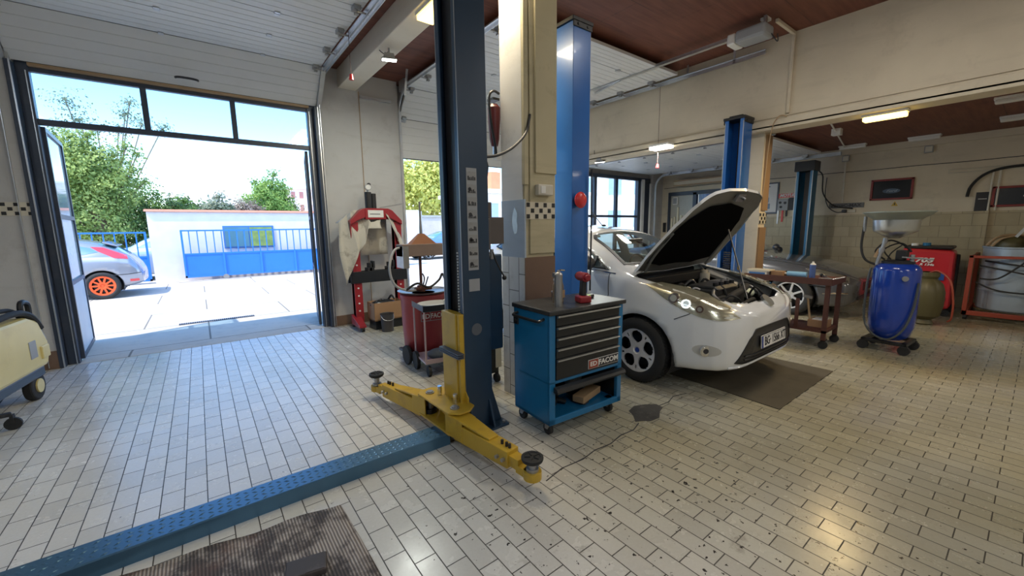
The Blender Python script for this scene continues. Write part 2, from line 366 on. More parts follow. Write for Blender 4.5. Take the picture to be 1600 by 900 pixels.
# check bands of black and cream mosaic
def checks(name, ax, fixed, a0, a1, z0, rows, s, out):
    w = MB()
    def B(u0, u1, zz0, zz1, d):
        if ax == 'x': w.box(u0, u1, fixed, fixed + d, zz0, zz1)
        else: w.box(fixed, fixed + d, u0, u1, zz0, zz1)
    w.mi(0); B(a0, a1, z0, z0 + rows * s, out * .6); w.mi(1); g = .006
    n = int((a1 - a0) / s)
    for r in range(rows):
        for k in range(n + 1):
            if (r + k) % 2 == 0:
                u0 = a0 + k * s + g; u1 = min(a0 + (k + 1) * s - g, a1)
                if u1 > u0: B(u0, u1, z0 + r * s + g, z0 + (r + 1) * s - g, out)
    return struct(name, w, [M['white_tile'], M['black_tile']])
checks('trim_2', 'x', 6.80, -2.6, -1.40, 1.745, 3, .048, -.008)
# white concrete beam between the first and the second bay
struct('trim_3', MB().box(1.93, 2.2, 2.3, 6.85, 3.70, 3.97).box(1.93, 2.2, -5, 2.3, 3.70, 3.97), M['beam_white'], bev=.01)
# big cream beam over the white car, with its moulded lower lip
b2 = MB().box(6.3, 6.55, -5, FY, 2.86, 3.97)
struct('trim_4', b2, M['beam'])
struct('trim_5', MB().box(6.26, 6.30, -5, FY, 2.83, 2.93).box(6.26, 6.56, -5, FY, 2.80, 2.86).box(6.285, 6.3, -5, FY, 2.955, 2.97), M['beam'], bev=.006)
# pillar between the bays
X0, X1, Y0, Y1 = 2.19, 2.535, 2.67, 2.985
p = sempty('wall_pillar', (0, 0, 0))
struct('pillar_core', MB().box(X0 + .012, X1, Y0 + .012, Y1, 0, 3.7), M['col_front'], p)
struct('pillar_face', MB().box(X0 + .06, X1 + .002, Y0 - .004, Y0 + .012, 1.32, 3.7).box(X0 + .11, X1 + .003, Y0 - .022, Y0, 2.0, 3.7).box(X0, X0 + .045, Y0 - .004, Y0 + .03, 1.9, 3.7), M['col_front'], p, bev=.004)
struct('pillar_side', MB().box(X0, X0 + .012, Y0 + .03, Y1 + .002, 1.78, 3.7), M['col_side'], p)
struct('pillar_side_low', MB().box(X0 - .004, X0 + .012, Y0 - .004, Y1 + .004, 1.29, 1.78), M['col_blue'], p)
struct('pillar_tiles', MB().box(X0 - .006, X0 + .012, Y0 + .0, Y1 + .004, 0, 1.29), M['col_tiles'], p)
struct('pillar_dado', MB().box(X0 + .0, X1 + .004, Y0 - .006, Y0 + .012, 0, 1.29), M['col_brown'], p)
struct('pillar_flake', MB().prism([(Y0 + .10, 1.50), (Y0 + .085, 1.56), (Y0 + .10, 1.60), (Y0 + .09, 1.66), (Y0 + .125, 1.72), (Y0 + .155, 1.66), (Y0 + .165, 1.6), (Y0 + .15, 1.52), (Y0 + .13, 1.49)], 'x', X0 - .0055, X0), M['steel'], p)
checks('trim_6', 'x', Y0 - .004, X0 + .01, X1, 1.615, 3, .048, -.006)
# pillar beyond the white car
p = sempty('wall_pillar_far', (0, 0, 0))
Y2, Y3 = 2.50, 2.72
struct('pillar_core', MB().box(6.37, 6.58, Y2, Y3, 0, 2.80), M['beam'], p)
struct('pillar_board', MB().box(6.38, 6.60, Y2 - .02, Y2, 0, 1.50).box(6.42, 6.60, Y2 - .02, Y2, 1.74, 2.78), M['ply'], p)
checks('trim_7', 'x', Y2 - .002, 6.37, 6.6, 1.55, 3, .052, -.012)
# -------------------------------------------------- first doorway: frame, transom, leaves
d1 = sempty('door_1', (0, 0, 0))
fr = MB()
for x0, x1 in ((-1.37, -1.275), (1.475, 1.59)): fr.box(x0, x1, 6.9, 7.0, 0, 3.40)
fr.box(-1.37, 1.59, 6.92, 6.99, 3.30, 3.40).box(-1.275, 1.475, 6.92, 6.98, 2.745, 2.81)
for xm in (-.355, .555): fr.box(xm - .03, xm + .03, 6.92, 6.98, 2.81, 3.30)
fr.box(-1.42, -1.375, 6.78, 6.92, 0, 3.36).box(1.56, 1.60, 6.8, 6.92, 0, 3.36)
struct('door_frame', fr, M['frame'], d1, bev=.004)
ed = MB().box(-1.385, -1.373, 6.77, 6.785, 0, 3.36).box(-1.30, -1.292, 6.885, 6.90, 0, 3.3).box(1.60, 1.612, 6.79, 6.84, 0, 3.36).box(1.50, 1.506, 6.89, 6.90, 0, 3.3)
struct('guide_edge', ed, M['galv'], d1)
struct('wooden_sill', MB().box(-1.27, 1.50, 6.86, 6.92, 3.345, 3.375), M['wood'], d1)
for k, (a, b) in enumerate(((-1.275, -.385), (-.325, .525), (.585, 1.475))):
    struct('transom_pane', MB().box(a, b, 6.945, 6.951, 2.81, 3.30), M['glass'], d1)
def leaf(name, hx, hy, ang, w, mirror=1):
    r = sempty(name, (hx, hy, 0)); r.rotation_euler = (0, 0, ang)
    f = MB()
    f.box(0, .05, -.02, .02, .03, 2.74).box(w - .05, w, -.02, .02, .03, 2.74)
    for z in (.03, .93, 1.72, 2.69): f.box(.05, w - .05, -.02, .02, z, z + .05)
    struct('leaf_frame', f, M['frame'], r)
    struct('leaf_panel', MB().box(.05, w - .05, -.008, .008, .08, .93), mat('pale_blue_leaf_panel', (.50, .58, .66), .45, dirt=.35, dcol=(.75, .72, .66), ds=3), r)
    for a, b in ((.98, 1.72), (1.77, 2.69)): struct('leaf_pane', MB().box(.05, w - .05, -.003, .003, a, b), M['glass_dirty'], r)
    return r
leaf('door_2', -1.262, 7.0, R(93.5), 1.12)
leaf('door_3', 1.44, 7.0, R(80), .95)
# -------------------------------------------------- sectional doors
def sectional(name, x0, x1, pts, ribs, rails, handle=None, rail_to=None, hinge_x=None, brx=1):
    r = sempty(name, (0, 0, 0))
    n = len(pts) - 1
    for i in range(n):
        (y0, z0), (y1, z1) = pts[i], pts[i + 1]
        L = math.hypot(y1 - y0, z1 - z0); ty, tz = (y1 - y0) / L, (z1 - z0) / L; ny, nz = -tz, ty
        # the inner face looks down / into the room
        if nz > 0 or (abs(nz) < .1 and ny > 0): ny, nz = -ny, -nz
        pr = [(.006, 0)]
        for k in range(1, ribs):
            c = L * k / ribs; pr += [(c - .007, 0), (c - .003, -.006), (c + .003, -.006), (c + .007, 0)]
        pr += [(L - .006, 0), (L - .006, -.04), (.006, -.04)]
        poly = [(y0 + ty * s + ny * d, z0 + tz * s + nz * d) for s, d in pr]
        struct('door_panel', MB().prism(poly, 'x', x0, x1), M['panel'], r)
        seam = [(y0 + ty * s + ny * d, z0 + tz * s + nz * d) for s, d in ((-.006, -.006), (.006, -.006), (.006, -.04), (-.006, -.04))]
        struct('seam_gasket', MB().prism(seam, 'x', x0, x1), M['panel_dark'], r)
        # hinges at the middle and roller brackets at both ends
        if i > 0:
            for hx in (hinge_x or [(x0 + x1) / 2]):
                h = MB(); h.bar((hx, y0 - ty * .035 + ny * .008, z0 - tz * .035 + nz * .008), (hx, y0 + ty * .035 + ny * .008, z0 + tz * .035 + nz * .008), .05, .014, (0, ny, nz))
                h.cyl((hx - .03, y0 + ny * .012, z0 + nz * .012), (hx + .03, y0 + ny * .012, z0 + nz * .012), .008, n=8)
                struct('panel_hinge', h, M['galv'], r)
            for s_, xe in ((-1, x0), (1, x1)):
                h = MB(); a = xe - s_ * .07
                h.bar((a, y0 - ty * .05 + ny * .02, z0 - tz * .05 + nz * .02), (a, y0 + ty * .05 + ny * .02, z0 + tz * .05 + nz * .02), .07, .045, (0, ny, nz))
                h.cyl((a, y0 + ny * .045, z0 + nz * .045), (xe + s_ * .06, y0 + ny * .045, z0 + nz * .045), .011, n=8)
                h.box(a - .02, a + .02, y0 - .02, y0 + .02, z0 + nz * .07 - .01, z0 + nz * .07 + .01)
                struct('roller_bracket', h, M['steel'], r)
    for rx, side in rails:
        P = rail_to
        t = MB(); up = (1, 0, 0)
        for a, b in zip(P[:-1], P[1:]):
            t.bar((rx, a[0], a[1]), (rx, b[0], b[1]), .055, .006, (1, 0, 0))
            t.bar((rx + side * .02, a[0], a[1]), (rx + side * .02, b[0], b[1]), .05, .004, (0, 0, 1)) if abs(a[1] - b[1]) < 1e-3 else None
            t.bar((rx - side * .0, a[0] - .0, a[1] + .03), (rx, b[0], b[1] + .03), .006, .045, (1, 0, 0)) if abs(a[1] - b[1]) < 1e-3 else None
        struct('roller_rail', t, M['galv'], r)
    return r
def curve(y, z0, zc, R_, n=8):
    """vertical at y up to z0 then a quarter turn towards -y, ending level at zc"""
    return [(y - R_ + R_ * math.cos(t), zc - R_ + R_ * math.sin(t)) for t in [PI / 2 * i / n for i in range(n + 1)]]
A = [(6.86, 3.375), (6.40, 3.80), (5.79, 3.82), (5.18, 3.82), (4.57, 3.82), (3.96, 3.82), (3.5, 3.82)]
s1 = sectional('door_4', -1.40, 1.60, A, 5, [(-1.5, -1), (1.63, 1)], rail_to=[(6.8, 0.02)] + curve(6.8, 0, 3.77, .42) + [(3.2, 3.77)], hinge_x=[-.1, .9])
h = MB()
h.tube([(-.02, 6.72, 3.43), (-.01, 6.68, 3.425), (.04, 6.66, 3.425), (.14, 6.66, 3.425), (.19, 6.68, 3.425), (.20, 6.72, 3.43)], .014)
struct('pull_handle', h, M['black'], s1)
struct('side_seal', MB().prism([(6.86, 3.36), (6.40, 3.785), (6.36, 3.785), (6.82, 3.34)], 'x', 1.602, 1.66), M['galv'], s1)
struct('side_seal', MB().prism([(6.86, 3.36), (6.40, 3.785), (6.36, 3.785), (6.82, 3.34)], 'x', -1.5, -1.405), M['galv'], s1)
struct('angle_iron', MB().box(1.665, 1.672, 3.2, 6.6, 3.74, 3.80).box(1.64, 1.672, 3.2, 6.6, 3.80, 3.806), M['galv'], s1)
A = [(6.95, 2.765), (6.94, 3.42), (6.56, 3.82), (5.95, 3.84), (5.34, 3.84), (4.73, 3.84), (4.12, 3.84), (3.7, 3.84)]
s2 = sectional('door_5', 2.94, 6.12, A, 5, [(2.87, -1), (6.2, 1)], rail_to=[(6.8, 0.02)] + curve(6.8, 0, 3.8, .42) + [(2.5, 3.8)], hinge_x=[3.8, 5.2])
struct('door_side_frame', MB().box(2.88, 2.93, 6.84, 6.92, 0, 3.5).box(6.1, 6.15, 6.84, 6.92, 0, 3.5), M['galv'], s2)
struct('rail_hanger', MB().bar((2.80, 6.35, 3.62), (2.80, 6.22, 3.97), .035, .006).bar((6.22, 3.6, 3.78), (6.22, 3.6, 3.97), .03, .006).bar((6.2, 2.9, 3.78), (6.2, 2.9, 3.97), .03, .006), M['galv'], s2)
struct('torsion_shaft', MB().cyl((2.95, 6.7, 3.90), (6.1, 6.7, 3.90), .02).box(2.9, 2.94, 6.6, 6.8, 3.8, 3.97), M['galv'], s2)
A = [(6.8, 2.93), (6.2, 2.94), (5.59, 2.94), (4.98, 2.94), (4.37, 2.94), (3.76, 2.94), (3.15, 2.94), (2.9, 2.94)]
s3 = sectional('door_6', 7.1, 10.12, A, 4, [(7.02, -1), (10.2, 1)], rail_to=[(6.7, 0.02)] + curve(6.7, 0, 2.90, .34) + [(2.6, 2.90)], hinge_x=[8.1, 9.1])
struct('angle_iron', MB().box(6.96, 7.0, 2.6, 6.5, 2.86, 2.93).box(10.22, 10.26, 2.6, 6.5, 2.87, 2.93), M['galv'], s3)
# glazed doors closing the third bay
w = sempty('window_1', (0, 0, 0)); f = MB()
f.box(7.0, 10.24, 6.90, 7.0, 2.76, 2.84).box(7.0, 7.1, 6.90, 7.0, 0, 2.8).box(9.72, 10.24, 6.93, 6.99, 0, .9).box(9.70, 9.82, 6.90, 7.0, 0, 2.8)
xs = [7.1, 7.97, 8.8, 9.71]
for x in xs[1:3]: f.box(x - .045, x + .045, 6.91, 6.98, 0, 2.8)
for z in (.9, 1.8): f.box(7.1, 9.75, 6.92, 6.98, z - .03, z + .03)
struct('window_frame', f, M['frame'], w)
struct('window_post', MB().box(9.84, 9.94, 6.86, 6.96, 0, 2.8).box(10.16, 10.2, 6.82, 6.86, 0, 2.7), M['white'], w)
struct('window_infill', MB().box(9.94, 10.3, 6.93, 7.0, 0, 2.84), M['frame'], w)
for a, b in zip(xs[:-1], xs[1:]):
    for z0, z1 in ((.06, .87), (.93, 1.77), (1.83, 2.76)):
        struct('window_pane', MB().box(a + .045, b - .045, 6.945, 6.951, z0, z1), M['glass'], w)
# office front in the far wall: glazed door and a window with blue curtain
d = sempty('door_7', (0, 0, 0)); f = MB()
X = 10.8
f.box(X - .05, X + .05, 6.57, 6.63, 0, 2.42).box(X - .05, X + .05, 5.80, 5.90, 0, 2.42).box(X - .05, X + .05, 5.06, 6.63, 2.36, 2.46).box(X - .05, X + .05, 5.04, 5.12, .95, 2.42).box(X - .05, X + .05, 5.1, 5.85, .92, 1.0)
struct('door_frame', f, M['frame'], d)
struct('door_pane', MB().box(X + .0, X + .012, 5.9, 6.57, .02, 2.36), mat('pale_office_back', (.45, .44, .38), .4, dirt=.2), d)
struct('office_window_pane', MB().box(X, X + .006, 5.12, 5.80, 1.0, 2.36), M['glass'], d)
cu = MB(); g = [[(X + .06 + .015 * math.sin(k * 1.3), 5.12 + .68 * k / 60, z) for k in range(61)] for z in (1.0, 2.36)]
cu.sheet(g); struct('curtain', cu, mat('blue_curtain', (.22, .30, .62), .7), d, smooth=True)
struct('office_room', MB().box(11.1, 12.6, 4.9, 6.9, 0, .01).box(12.5, 12.6, 4.9, 6.9, 0, 2.6), M['beam'], d)
st = MB()
for k, (yy, hh) in enumerate(((6.50, .62), (6.42, .66), (6.33, .92), (6.23, .70), (6.15, .60))):
    o = tag(MB().box(X - .045, X - .012, yy - .022, yy + .022, 1.12, 1.12 + hh).build('wall_strip', mat('cream_strip', (.75, .70, .52), .5) if k == 0 else bpy.data.materials['cream_strip'], bev=.004),
            ['leftmost short cream strip fixed on the office door', 'second cream strip from the left on the office door', 'tallest cream strip on the office door, in the middle', 'cream strip just right of the tallest one on the office door', 'rightmost cream strip on the office door, beside the orange box'][k], 'strip', 'cream strips on the office door')
tag(MB().box(X - .07, X - .012, 5.93, 6.10, 1.32, 1.58).build('wall_box', mat('orange_card', (.75, .16, .03), .5), bev=.004), 'small orange box on the office door beside the cream strips', 'box')
t = thing('intercom_panel', 'pale square panel at the top of the office door', 'panel', (X - .04, 6.42, 2.22))
MB().box(-.012, .03, -.08, .08, -.11, .11).build('panel_body', M['white'], t, bev=.02); MB().box(-.016, -.012, -.055, .055, -.08, .08).build('panel_screen', M['greypaper'], t)
tag(MB().box(X - .05, X, 6.69, 6.77, 1.35, 1.62).build('wall_telephone', M['black'], bev=.01), 'black wall phone box beside the garage door rail', 'wall box')
# yard ground
struct('ground', MB().box(-60, 90, 7.15, 140, -.12, -.004), M['concrete'])
struct('trim_8', MB().box(-1.27, 1.47, 6.85, 7.16, -.06, .003), M['concrete'])
gr = MB()
gr.box(-.40, .68, 8.66, 8.80, -.003, .002); gr.mi(1)
for k in range(36): gr.box(-.38 + k * .0295, -.372 + k * .0295, 8.68, 8.78, .002, .006)
tag(gr.build('drain_grate', [M['ink'], M['steel']]), 'narrow metal drain grate set in the sunlit concrete yard', 'drain grate')
# ------------------------------------------------------------------ two-post lifts
def post_parts(root, x, y, side, w, d, h, paint, cap=True, low=0):
    """C-shaped lift column; side=-1 opens towards -x"""
    t = .012; a = x; b = x + w
    pr = [(a, y), (b, y), (b, y + d), (a, y + d), (a, y + d - .055), (a + t, y + d - .055), (a + t, y + d - t), (b - t, y + d - t), (b - t, y + t), (a + t, y + t), (a + t, y + .055), (a, y + .055)]
    if side > 0: pr = [(a + b - u, v) for u, v in pr]
    post = MB().prism(pr, 'z', .015, h).build('post', paint, root, bev=.004)
    ox = a if side < 0 else b
    mb = MB()
    for yy in (y + .004, y + d - .012): mb.box(ox - .002, ox + .004, yy, yy + .009, .3, h - .03)
    mb.build('worn_edge', M['steel'], post)
    MB().box(b - .05 if side < 0 else a + .02, b - .02 if side < 0 else a + .05, y + .10, y + d - .10, .1, h).build('screw_cover', M['black'], post)
    if cap:
        cp = MB().prism([(a - .02, y - .015), (b + .02, y - .015), (b + .02, y + d + .015), (a - .02, y + d + .015)], 'z', h, h + .035)
        cp.box(a + .03, b - .03, y + .04, y + d - .04, h + .035, h + .06)
        cp.box(a - .01, b + .01, y - .012, y, h - .05, h).box(a - .01, b + .01, y + d, y + d + .012, h - .05, h)
        cp.cyl((b - .06, y - .02, h - .025), (b - .06, y - .01, h - .025), .012, n=8).cyl((a + .05, y - .02, h - .025), (a + .05, y - .01, h - .025), .012, n=8)
        cp.build('top_cap', M['black'], root, bev=.006)
    bp = MB().box(a - .10, b + .10, y - .08, y + d + .08, 0, .018)
    for u in (a + .03, b - .03): bp.hexa([(u - .008, y - .075, .018), (u + .008, y - .075, .018), (u + .008, y, .018), (u - .008, y, .018)], [(u - .008, y - .005, .22), (u + .008, y - .005, .22), (u + .008, y, .22), (u - .008, y, .22)])
    e = b if side < 0 else a; q = .09 if side < 0 else -.09
    bp.hexa([(e, y + .01, .018), (e + q, y + .01, .018), (e + q, y + .03, .018), (e, y + .03, .018)], [(e, y + .01, .30), (e + q * .05, y + .01, .30), (e + q * .05, y + .03, .30), (e, y + .03, .30)])
    bp.build('base_plate', paint, root)
    for u in (a - .07, b + .07):
        for v in (y - .05, y + d + .05): MB().cyl((u, v, .018), (u, v, .035), .014, n=6).build('anchor_bolt', M['steel'], root)
    return post
_old = MB.build
def _build(s, name, mats, parent=None, **k):
    if parent is not None and 'loc' not in k and s.T is None and parent.get('_w'):
        o = _old(s, name, mats, parent, **k); o.location = -Vector(parent['_w']); return o
    return _old(s, name, mats, parent, **k)
def wthing(name, label, cat, loc, group=None):
    t = thing(name, label, cat, loc, 0, group); t['_w'] = list(loc); return t
MB.build = _build
L1 = wthing('car_lift', 'dark navy lift post with yellow swing arms and a blue tread cable cover', 'car lift', (1.6, 2.6, 0))
PX, PY, PW, PD, PH = 1.475, 2.50, .235, .29, 3.9
post = post_parts(L1, PX, PY, -1, PW, PD, PH, M['lift_dark'], cap=False)
# decals on the post
tmp = MB(); tmp.box(PX + .05, PX + .135, PY - .004, PY, 1.245, 1.965)
lab = tmp.build('instruction_sticker', M['greypaper'], L1)
for k in range(8):
    z = 1.895 - k * .088; m = MB()
    m.box(PX + .056, PX + .129, PY - .0052, PY - .004, z - .018, z + .045)
    o = m.build('pictogram_panel', M['sticker'], L1)
    m = MB(); rnd = random.Random(k)
    for j in range(5):
        a = PX + .060 + j * .0135; hh = rnd.uniform(.008, .028); m.box(a, a + rnd.uniform(.006, .012), PY - .0062, PY - .0052, z - .01, z - .01 + hh)
    m.box(PX + .060, PX + .125, PY - .0062, PY - .0052, z - .013, z - .010)
    if k % 2: m.cyl((PX + .075, PY - .0062, z + .012), (PX + .075, PY - .0052, z + .012), .014, n=14)
    m.build('pictogram', M['ink'], L1)
MB().box(PX + .05, PX + .14, PY - .004, PY, 1.09, 1.18).build('rating_plate', M['greypaper'], L1)
MB().cyl((PX + .105, PY - .003, .80), (PX + .105, PY, .80), .045, n=32).build('faded_round_sticker', mat('faded_sticker', (.10, .11, .125), .6), L1)
# safety rack with bright teeth and the carriage
m = MB()
for k in range(22): m.box(PX + .012, PX + .035, PY + .085, PY + .10, .90 + k * .022, .912 + k * .022)
m.build('safety_rack', M['paper'], L1)
MB().box(PX + .04, PX + .052, PY + .05, PY + .24, .2, 3.8).build('lifting_chain_cover', M['black'], L1)
ca = MB().box(PX - .055, PX + .012, PY + .035, PY + .25, .22, .93)
ca.box(PX - .045, PX - .004, PY + .0, PY + .035, .22, .93)
car_ = ca.build('carriage', M['yellow'], L1, bev=.006)
m = MB()
for k in range(3): m.box(PX - .10, PX - .05, PY - .07, PY + .22, .620 + k * .014, .630 + k * .014)
m.box(PX - .09, PX - .045, PY - .05, PY + .21, .624, .656); m.build('door_bumper', M['frame'], L1, bev=.002)
# arm yoke
Zp = .245
y = MB()
yk = [(1.49, 2.56), (1.49, 2.86), (1.40, 2.93), (1.29, 2.93), (1.255, 2.88), (1.27, 2.42), (1.33, 2.36), (1.42, 2.36), (1.49, 2.42)]
y.prism(yk, 'z', Zp, Zp + .014); y.prism([(u, v) for u, v in yk], 'z', .085, .10)
y.box(1.40, 1.49, 2.52, 2.80, .10, Zp)
y.prism([(2.46, Zp + .014), (2.83, Zp + .014), (2.83, .30), (2.72, .40), (2.56, .40), (2.46, .30)], 'x', 1.462, 1.474)
y.build('arm_yoke', M['yellow'], L1, bev=.004)
for (px, py) in ((1.35, 2.46), (1.335, 2.83)):
    m = MB(); m.cyl((px, py, .07), (px, py, Zp + .03), .024, n=16); m.cyl((px, py, Zp + .014), (px, py, Zp + .022), .034, n=20); m.build('pivot_pin', M['steel'], L1)
    m = MB(); m.cyl((px + .045, py + (.07 if py < 2.6 else -.08), Zp), (px + .045, py + (.07 if py < 2.6 else -.08), Zp + .085), .017, n=12); m.build('lock_pin', M['chrome'], L1)
    m = MB(); m.cyl((px, py, .100), (px, py, .135), .05, n=20); m.build('arm_lock_gear', M['black'], L1)
def arm(p0, p1, p2, w0, ph, name='swing_arm'):
    """box arm from pivot p0, outer end p1, foot p2"""
    a = Vector((*p0, 0)); b = Vector((*p1, 0)); d = (b - a).normalized(); n = Vector((-d.y, d.x, 0)); Ltot = (b - a).length
    m = MB()
    def Q(s, o, z): q = a + d * s + n * o; return (q.x, q.y, z)
    zt, zb = .175, .085
    # tapered side cheeks and a raised sloping top plate as on the real arm
    for o in (-w0, w0 - .01):
        m.hexa([Q(-.02, o, .08), Q(.16, o * .85, .08), Q(.16, o * .85 + .01, .08), Q(-.02, o + .01, .08)], [Q(-.02, o, .235), Q(.16, o * .85, .225), Q(.16, o * .85 + .01, .225), Q(-.02, o + .01, .235)])
    m.hexa([Q(-.03, -w0, .228), Q(Ltot * .62, -.04, .185), Q(Ltot * .62, .04, .185), Q(-.03, w0, .228)], [Q(-.03, -w0, .244), Q(Ltot * .62, -.04, .200), Q(Ltot * .62, .04, .200), Q(-.03, w0, .244)])
    m.hexa([Q(.06, -.062, .065), Q(Ltot * .88, -.05, .075), Q(Ltot * .88, .05, .075), Q(.06, .062, .065)], [Q(.06, -.062, .19), Q(Ltot * .88, -.05, .185), Q(Ltot * .88, .05, .185), Q(.06, .062, .19)])
    ar = m.build(name, M['yellow'], L1, bev=.004)
    m = MB(); m.hexa([Q(Ltot * .5, -.036, .09), Q(Ltot, -.036, .09), Q(Ltot, .036, .09), Q(Ltot * .5, .036, .09)], [Q(Ltot * .5, -.036, .16), Q(Ltot, -.036, .16), Q(Ltot, .036, .16), Q(Ltot * .5, .036, .16)])
    m.build('arm_extension', M['yellow'], L1, bev=.003)
    for s_ in (.76, .84):
        for o in (-.05, .05): MB().cyl(Q(Ltot * s_, o, .13), Q(Ltot * s_, o * 1.45, .13), .012, n=8).build('arm_bolt', M['steel'], L1)
    for s_ in (.74, .80, .84): MB().cyl(Q(Ltot * s_, 0, .185), Q(Ltot * s_, 0, .212), .010, n=8).build('arm_stud', M['black'], L1)
    c = Vector((*p2, 0)); m = MB(); m.cyl((c.x, c.y, .075), (c.x, c.y, .125), .055, n=24); q = Q(Ltot - .02, 0, .1)
    m.bar((q[0], q[1], .10), (c.x, c.y, .10), .075, .05); m.build('arm_tip', M['yellow'], L1, bev=.003)
    m = MB().cyl((c.x, c.y, .11), (c.x, c.y, ph), .024, n=16); m.cyl((c.x, c.y, .125), (c.x, c.y, .145), .038, n=16)
    m.build('pad_screw', M['steel'], L1)
    m = MB().lathe([(.045, ph - .012), (.062, ph), (.066, ph + .012), (.066, ph + .022), (.05, ph + .026), (.046, ph + .020), (.0, ph + .020)], (c.x, c.y, 0))
    for k in range(5):
        t = 2 * PI * k / 5; m.bar((c.x + .012 * math.cos(t), c.y + .012 * math.sin(t), ph + .022), (c.x + .048 * math.cos(t), c.y + .048 * math.sin(t), ph + .022), .007, .008)
    m.build('rubber_pad', M['rubber'], L1)
arm((1.35, 2.46), (1.425, 1.78), (1.43, 1.69), .075, .19)
arm((1.335, 2.83), (1.19, 3.52), (1.175, 3.60), .07, .215)
# cable cover (blue tread plate) running to the other post
RX0, RX1, RY0, RY1, RH = -1.35, 1.30, 2.455, 2.63, .085
m = MB(); m.prism([(RY0, 0), (RY0, RH - .006), (RY0 + .006, RH), (RY1 - .006, RH), (RY1, RH - .006), (RY1, 0)], 'x', RX0, RX1)
cc = m.build('cable_cover', M['ramp_blue'], L1)
m = MB(); k = 0
nx = int((RX1 - RX0) / .040)
for i in range(nx):
    for j in range(5):
        cx = RX0 + .02 + i * .040; cy = RY0 + .022 + j * .036 + (0.0 if i % 2 else .014)
        if cy > RY1 - .012: continue
        a = R(32 if (i + j) % 2 else -32) ; l = .018; dx, dy = math.cos(a) * l, math.sin(a) * l; nx_, ny_ = -math.sin(a) * .0046, math.cos(a) * .0046
        m.add([(cx - dx, cy - dy, RH), (cx + nx_, cy + ny_, RH), (cx + dx, cy + dy, RH), (cx - nx_, cy - ny_, RH), (cx, cy, RH + .0045)], [(0, 1, 4), (1, 2, 4), (2, 3, 4), (3, 0, 4)])
m.build('tread_pattern', M['ramp_blue'], L1)
# power unit, switch box and release lever on the back of the post
m = MB().box(PX + PW, PX + PW + .29, PY + .24, PY + .46, .52, 1.33); m.build('motor_cover', M['lift_dark'], L1, bev=.01)
m = MB().box(PX + PW + .0, PX + PW + .10, PY + .12, PY + .34, 1.38, 1.62).box(PX + PW + .01, PX + PW + .17, PY + .20, PY + .40, 1.62, 1.75); m.build('control_box', mat('brown_grey_box', (.10, .085, .08), .5, dirt=.3), L1, bev=.008)
m = MB().box(PX + PW + .10, PX + PW + .24, PY + .14, PY + .155, 1.42, 1.63); m.build('box_lid', bpy.data.materials['brown_grey_box'], L1, bev=.003)
for k in range(3): MB().cyl((PX + PW + .03, PY + .11, 1.42 + k * .07), (PX + PW + .03, PY + .122, 1.42 + k * .07), .012, n=10).build('switch_button', M['steel'], L1)
m = MB().cyl((PX + PW + .02, PY + .18, 1.335), (PX + PW + .16, PY + .18, 1.335), .022).box(PX + PW + .01, PX + PW + .08, PY + .12, PY + .16, 1.30, 1.37).cyl((PX + PW + .13, PY + .16, 1.30), (PX + PW + .13, PY + .16, 1.38), .016, n=10); m.build('valve_block', M['steel'], L1, bev=.003)
m = MB().tube([(PX + PW + .13, PY + .15, 1.36), (PX + PW + .17, PY + .14, 1.26), (PX + PW + .225, PY + .13, 1.16)], .007, smooth=4); m.ell((PX + PW + .23, PY + .13, 1.145), .019); m.build('release_lever', M['black'], L1)
m = MB().tube([(PX + PW + .05, PY + .25, 1.74), (PX + PW + .10, PY + .2, 1.86), (PX + PW + .07, PY + .1, 1.99), (PX + PW, PY + .03, 2.05)], .006, n=6); m.build('thin_cable', M['black'], L1)
m = MB().tube([(PX + PW, PY + .05, 2.06), (PX + PW + .15, PY + .08, 2.09), (PX + PW + .32, PY + .11, 2.17), (2.19, PY + .15, 2.30), (2.24, Y0 - .01, 2.42), (2.25, Y0 - .008, 2.46)], .011); m.build('black_cable', M['black'], L1)
# second lift: left post beside the tool cabinet, right post beyond the white car
L2 = wthing('car_lift', 'bright blue two-post lift standing either side of the white hatchback', 'car lift', (4.45, 2.8, 0))
post_parts(L2, 2.89, 2.80, 1, .235, .24, 3.40, M['lift_blue'])
post_parts(L2, 6.0, 2.62, -1, .25, .26, 2.97, M['lift_blue'])
MB().cyl((6.12, 2.613, .93), (6.12, 2.62, .93), .035, n=20).build('yellow_sticker', M['yellow'], L2)
m = MB().box(5.72, 6.01, 2.68, 2.76, .80, .86); m.build('carriage_stop', M['yellow'], L2, bev=.004)
m = MB()
for k in range(14): m.box(6.03, 6.06, 2.70, 2.80, .75 + k * .03, .765 + k * .03)
m.build('safety_rack', M['black'], L2)
m = MB().tube([(3.12, 2.76, 0.9), (3.125, 2.76, 1.5), (3.12, 2.76, 2.1)], .008); m.build('post_cable', M['black'], L2)
# emergency mushroom switch on the near face of the blue post
t = MB().cyl((2.955, 2.785, 1.80), (2.955, 2.765, 1.80), .03).lathe([(.03, 2.768), (.072, 2.76), (.078, 2.745), (.06, 2.725), (.03, 2.715), (0, 2.713)], (2.955, 0, 1.80), axis='y')
MB.build(t, 'stop_disc', M['red_bright'], L2, smooth=True)
# third lift: one post behind the dark saloon, its partner is hidden
L3 = wthing('car_lift', 'petrol blue lift post with black top cap behind the dark grey saloon', 'car lift', (10.1, 3.1, 0))
pp = post_parts(L3, 9.95, 2.95, -1, .26, .30, 2.68, M['lift_teal'], cap=False)
MB().box(9.92, 10.24, 2.92, 3.28, 2.60, 2.80).build('top_cap', M['black'], L3, bev=.01)
MB().tube([(10.22, 2.93, 2.6), (10.28, 2.88, 2.5), (10.3, 2.85, 2.15), (10.5, 2.7, 1.9), (10.76, 2.45, 1.84)], .012, n=6).build('cable', M['black'], L3)
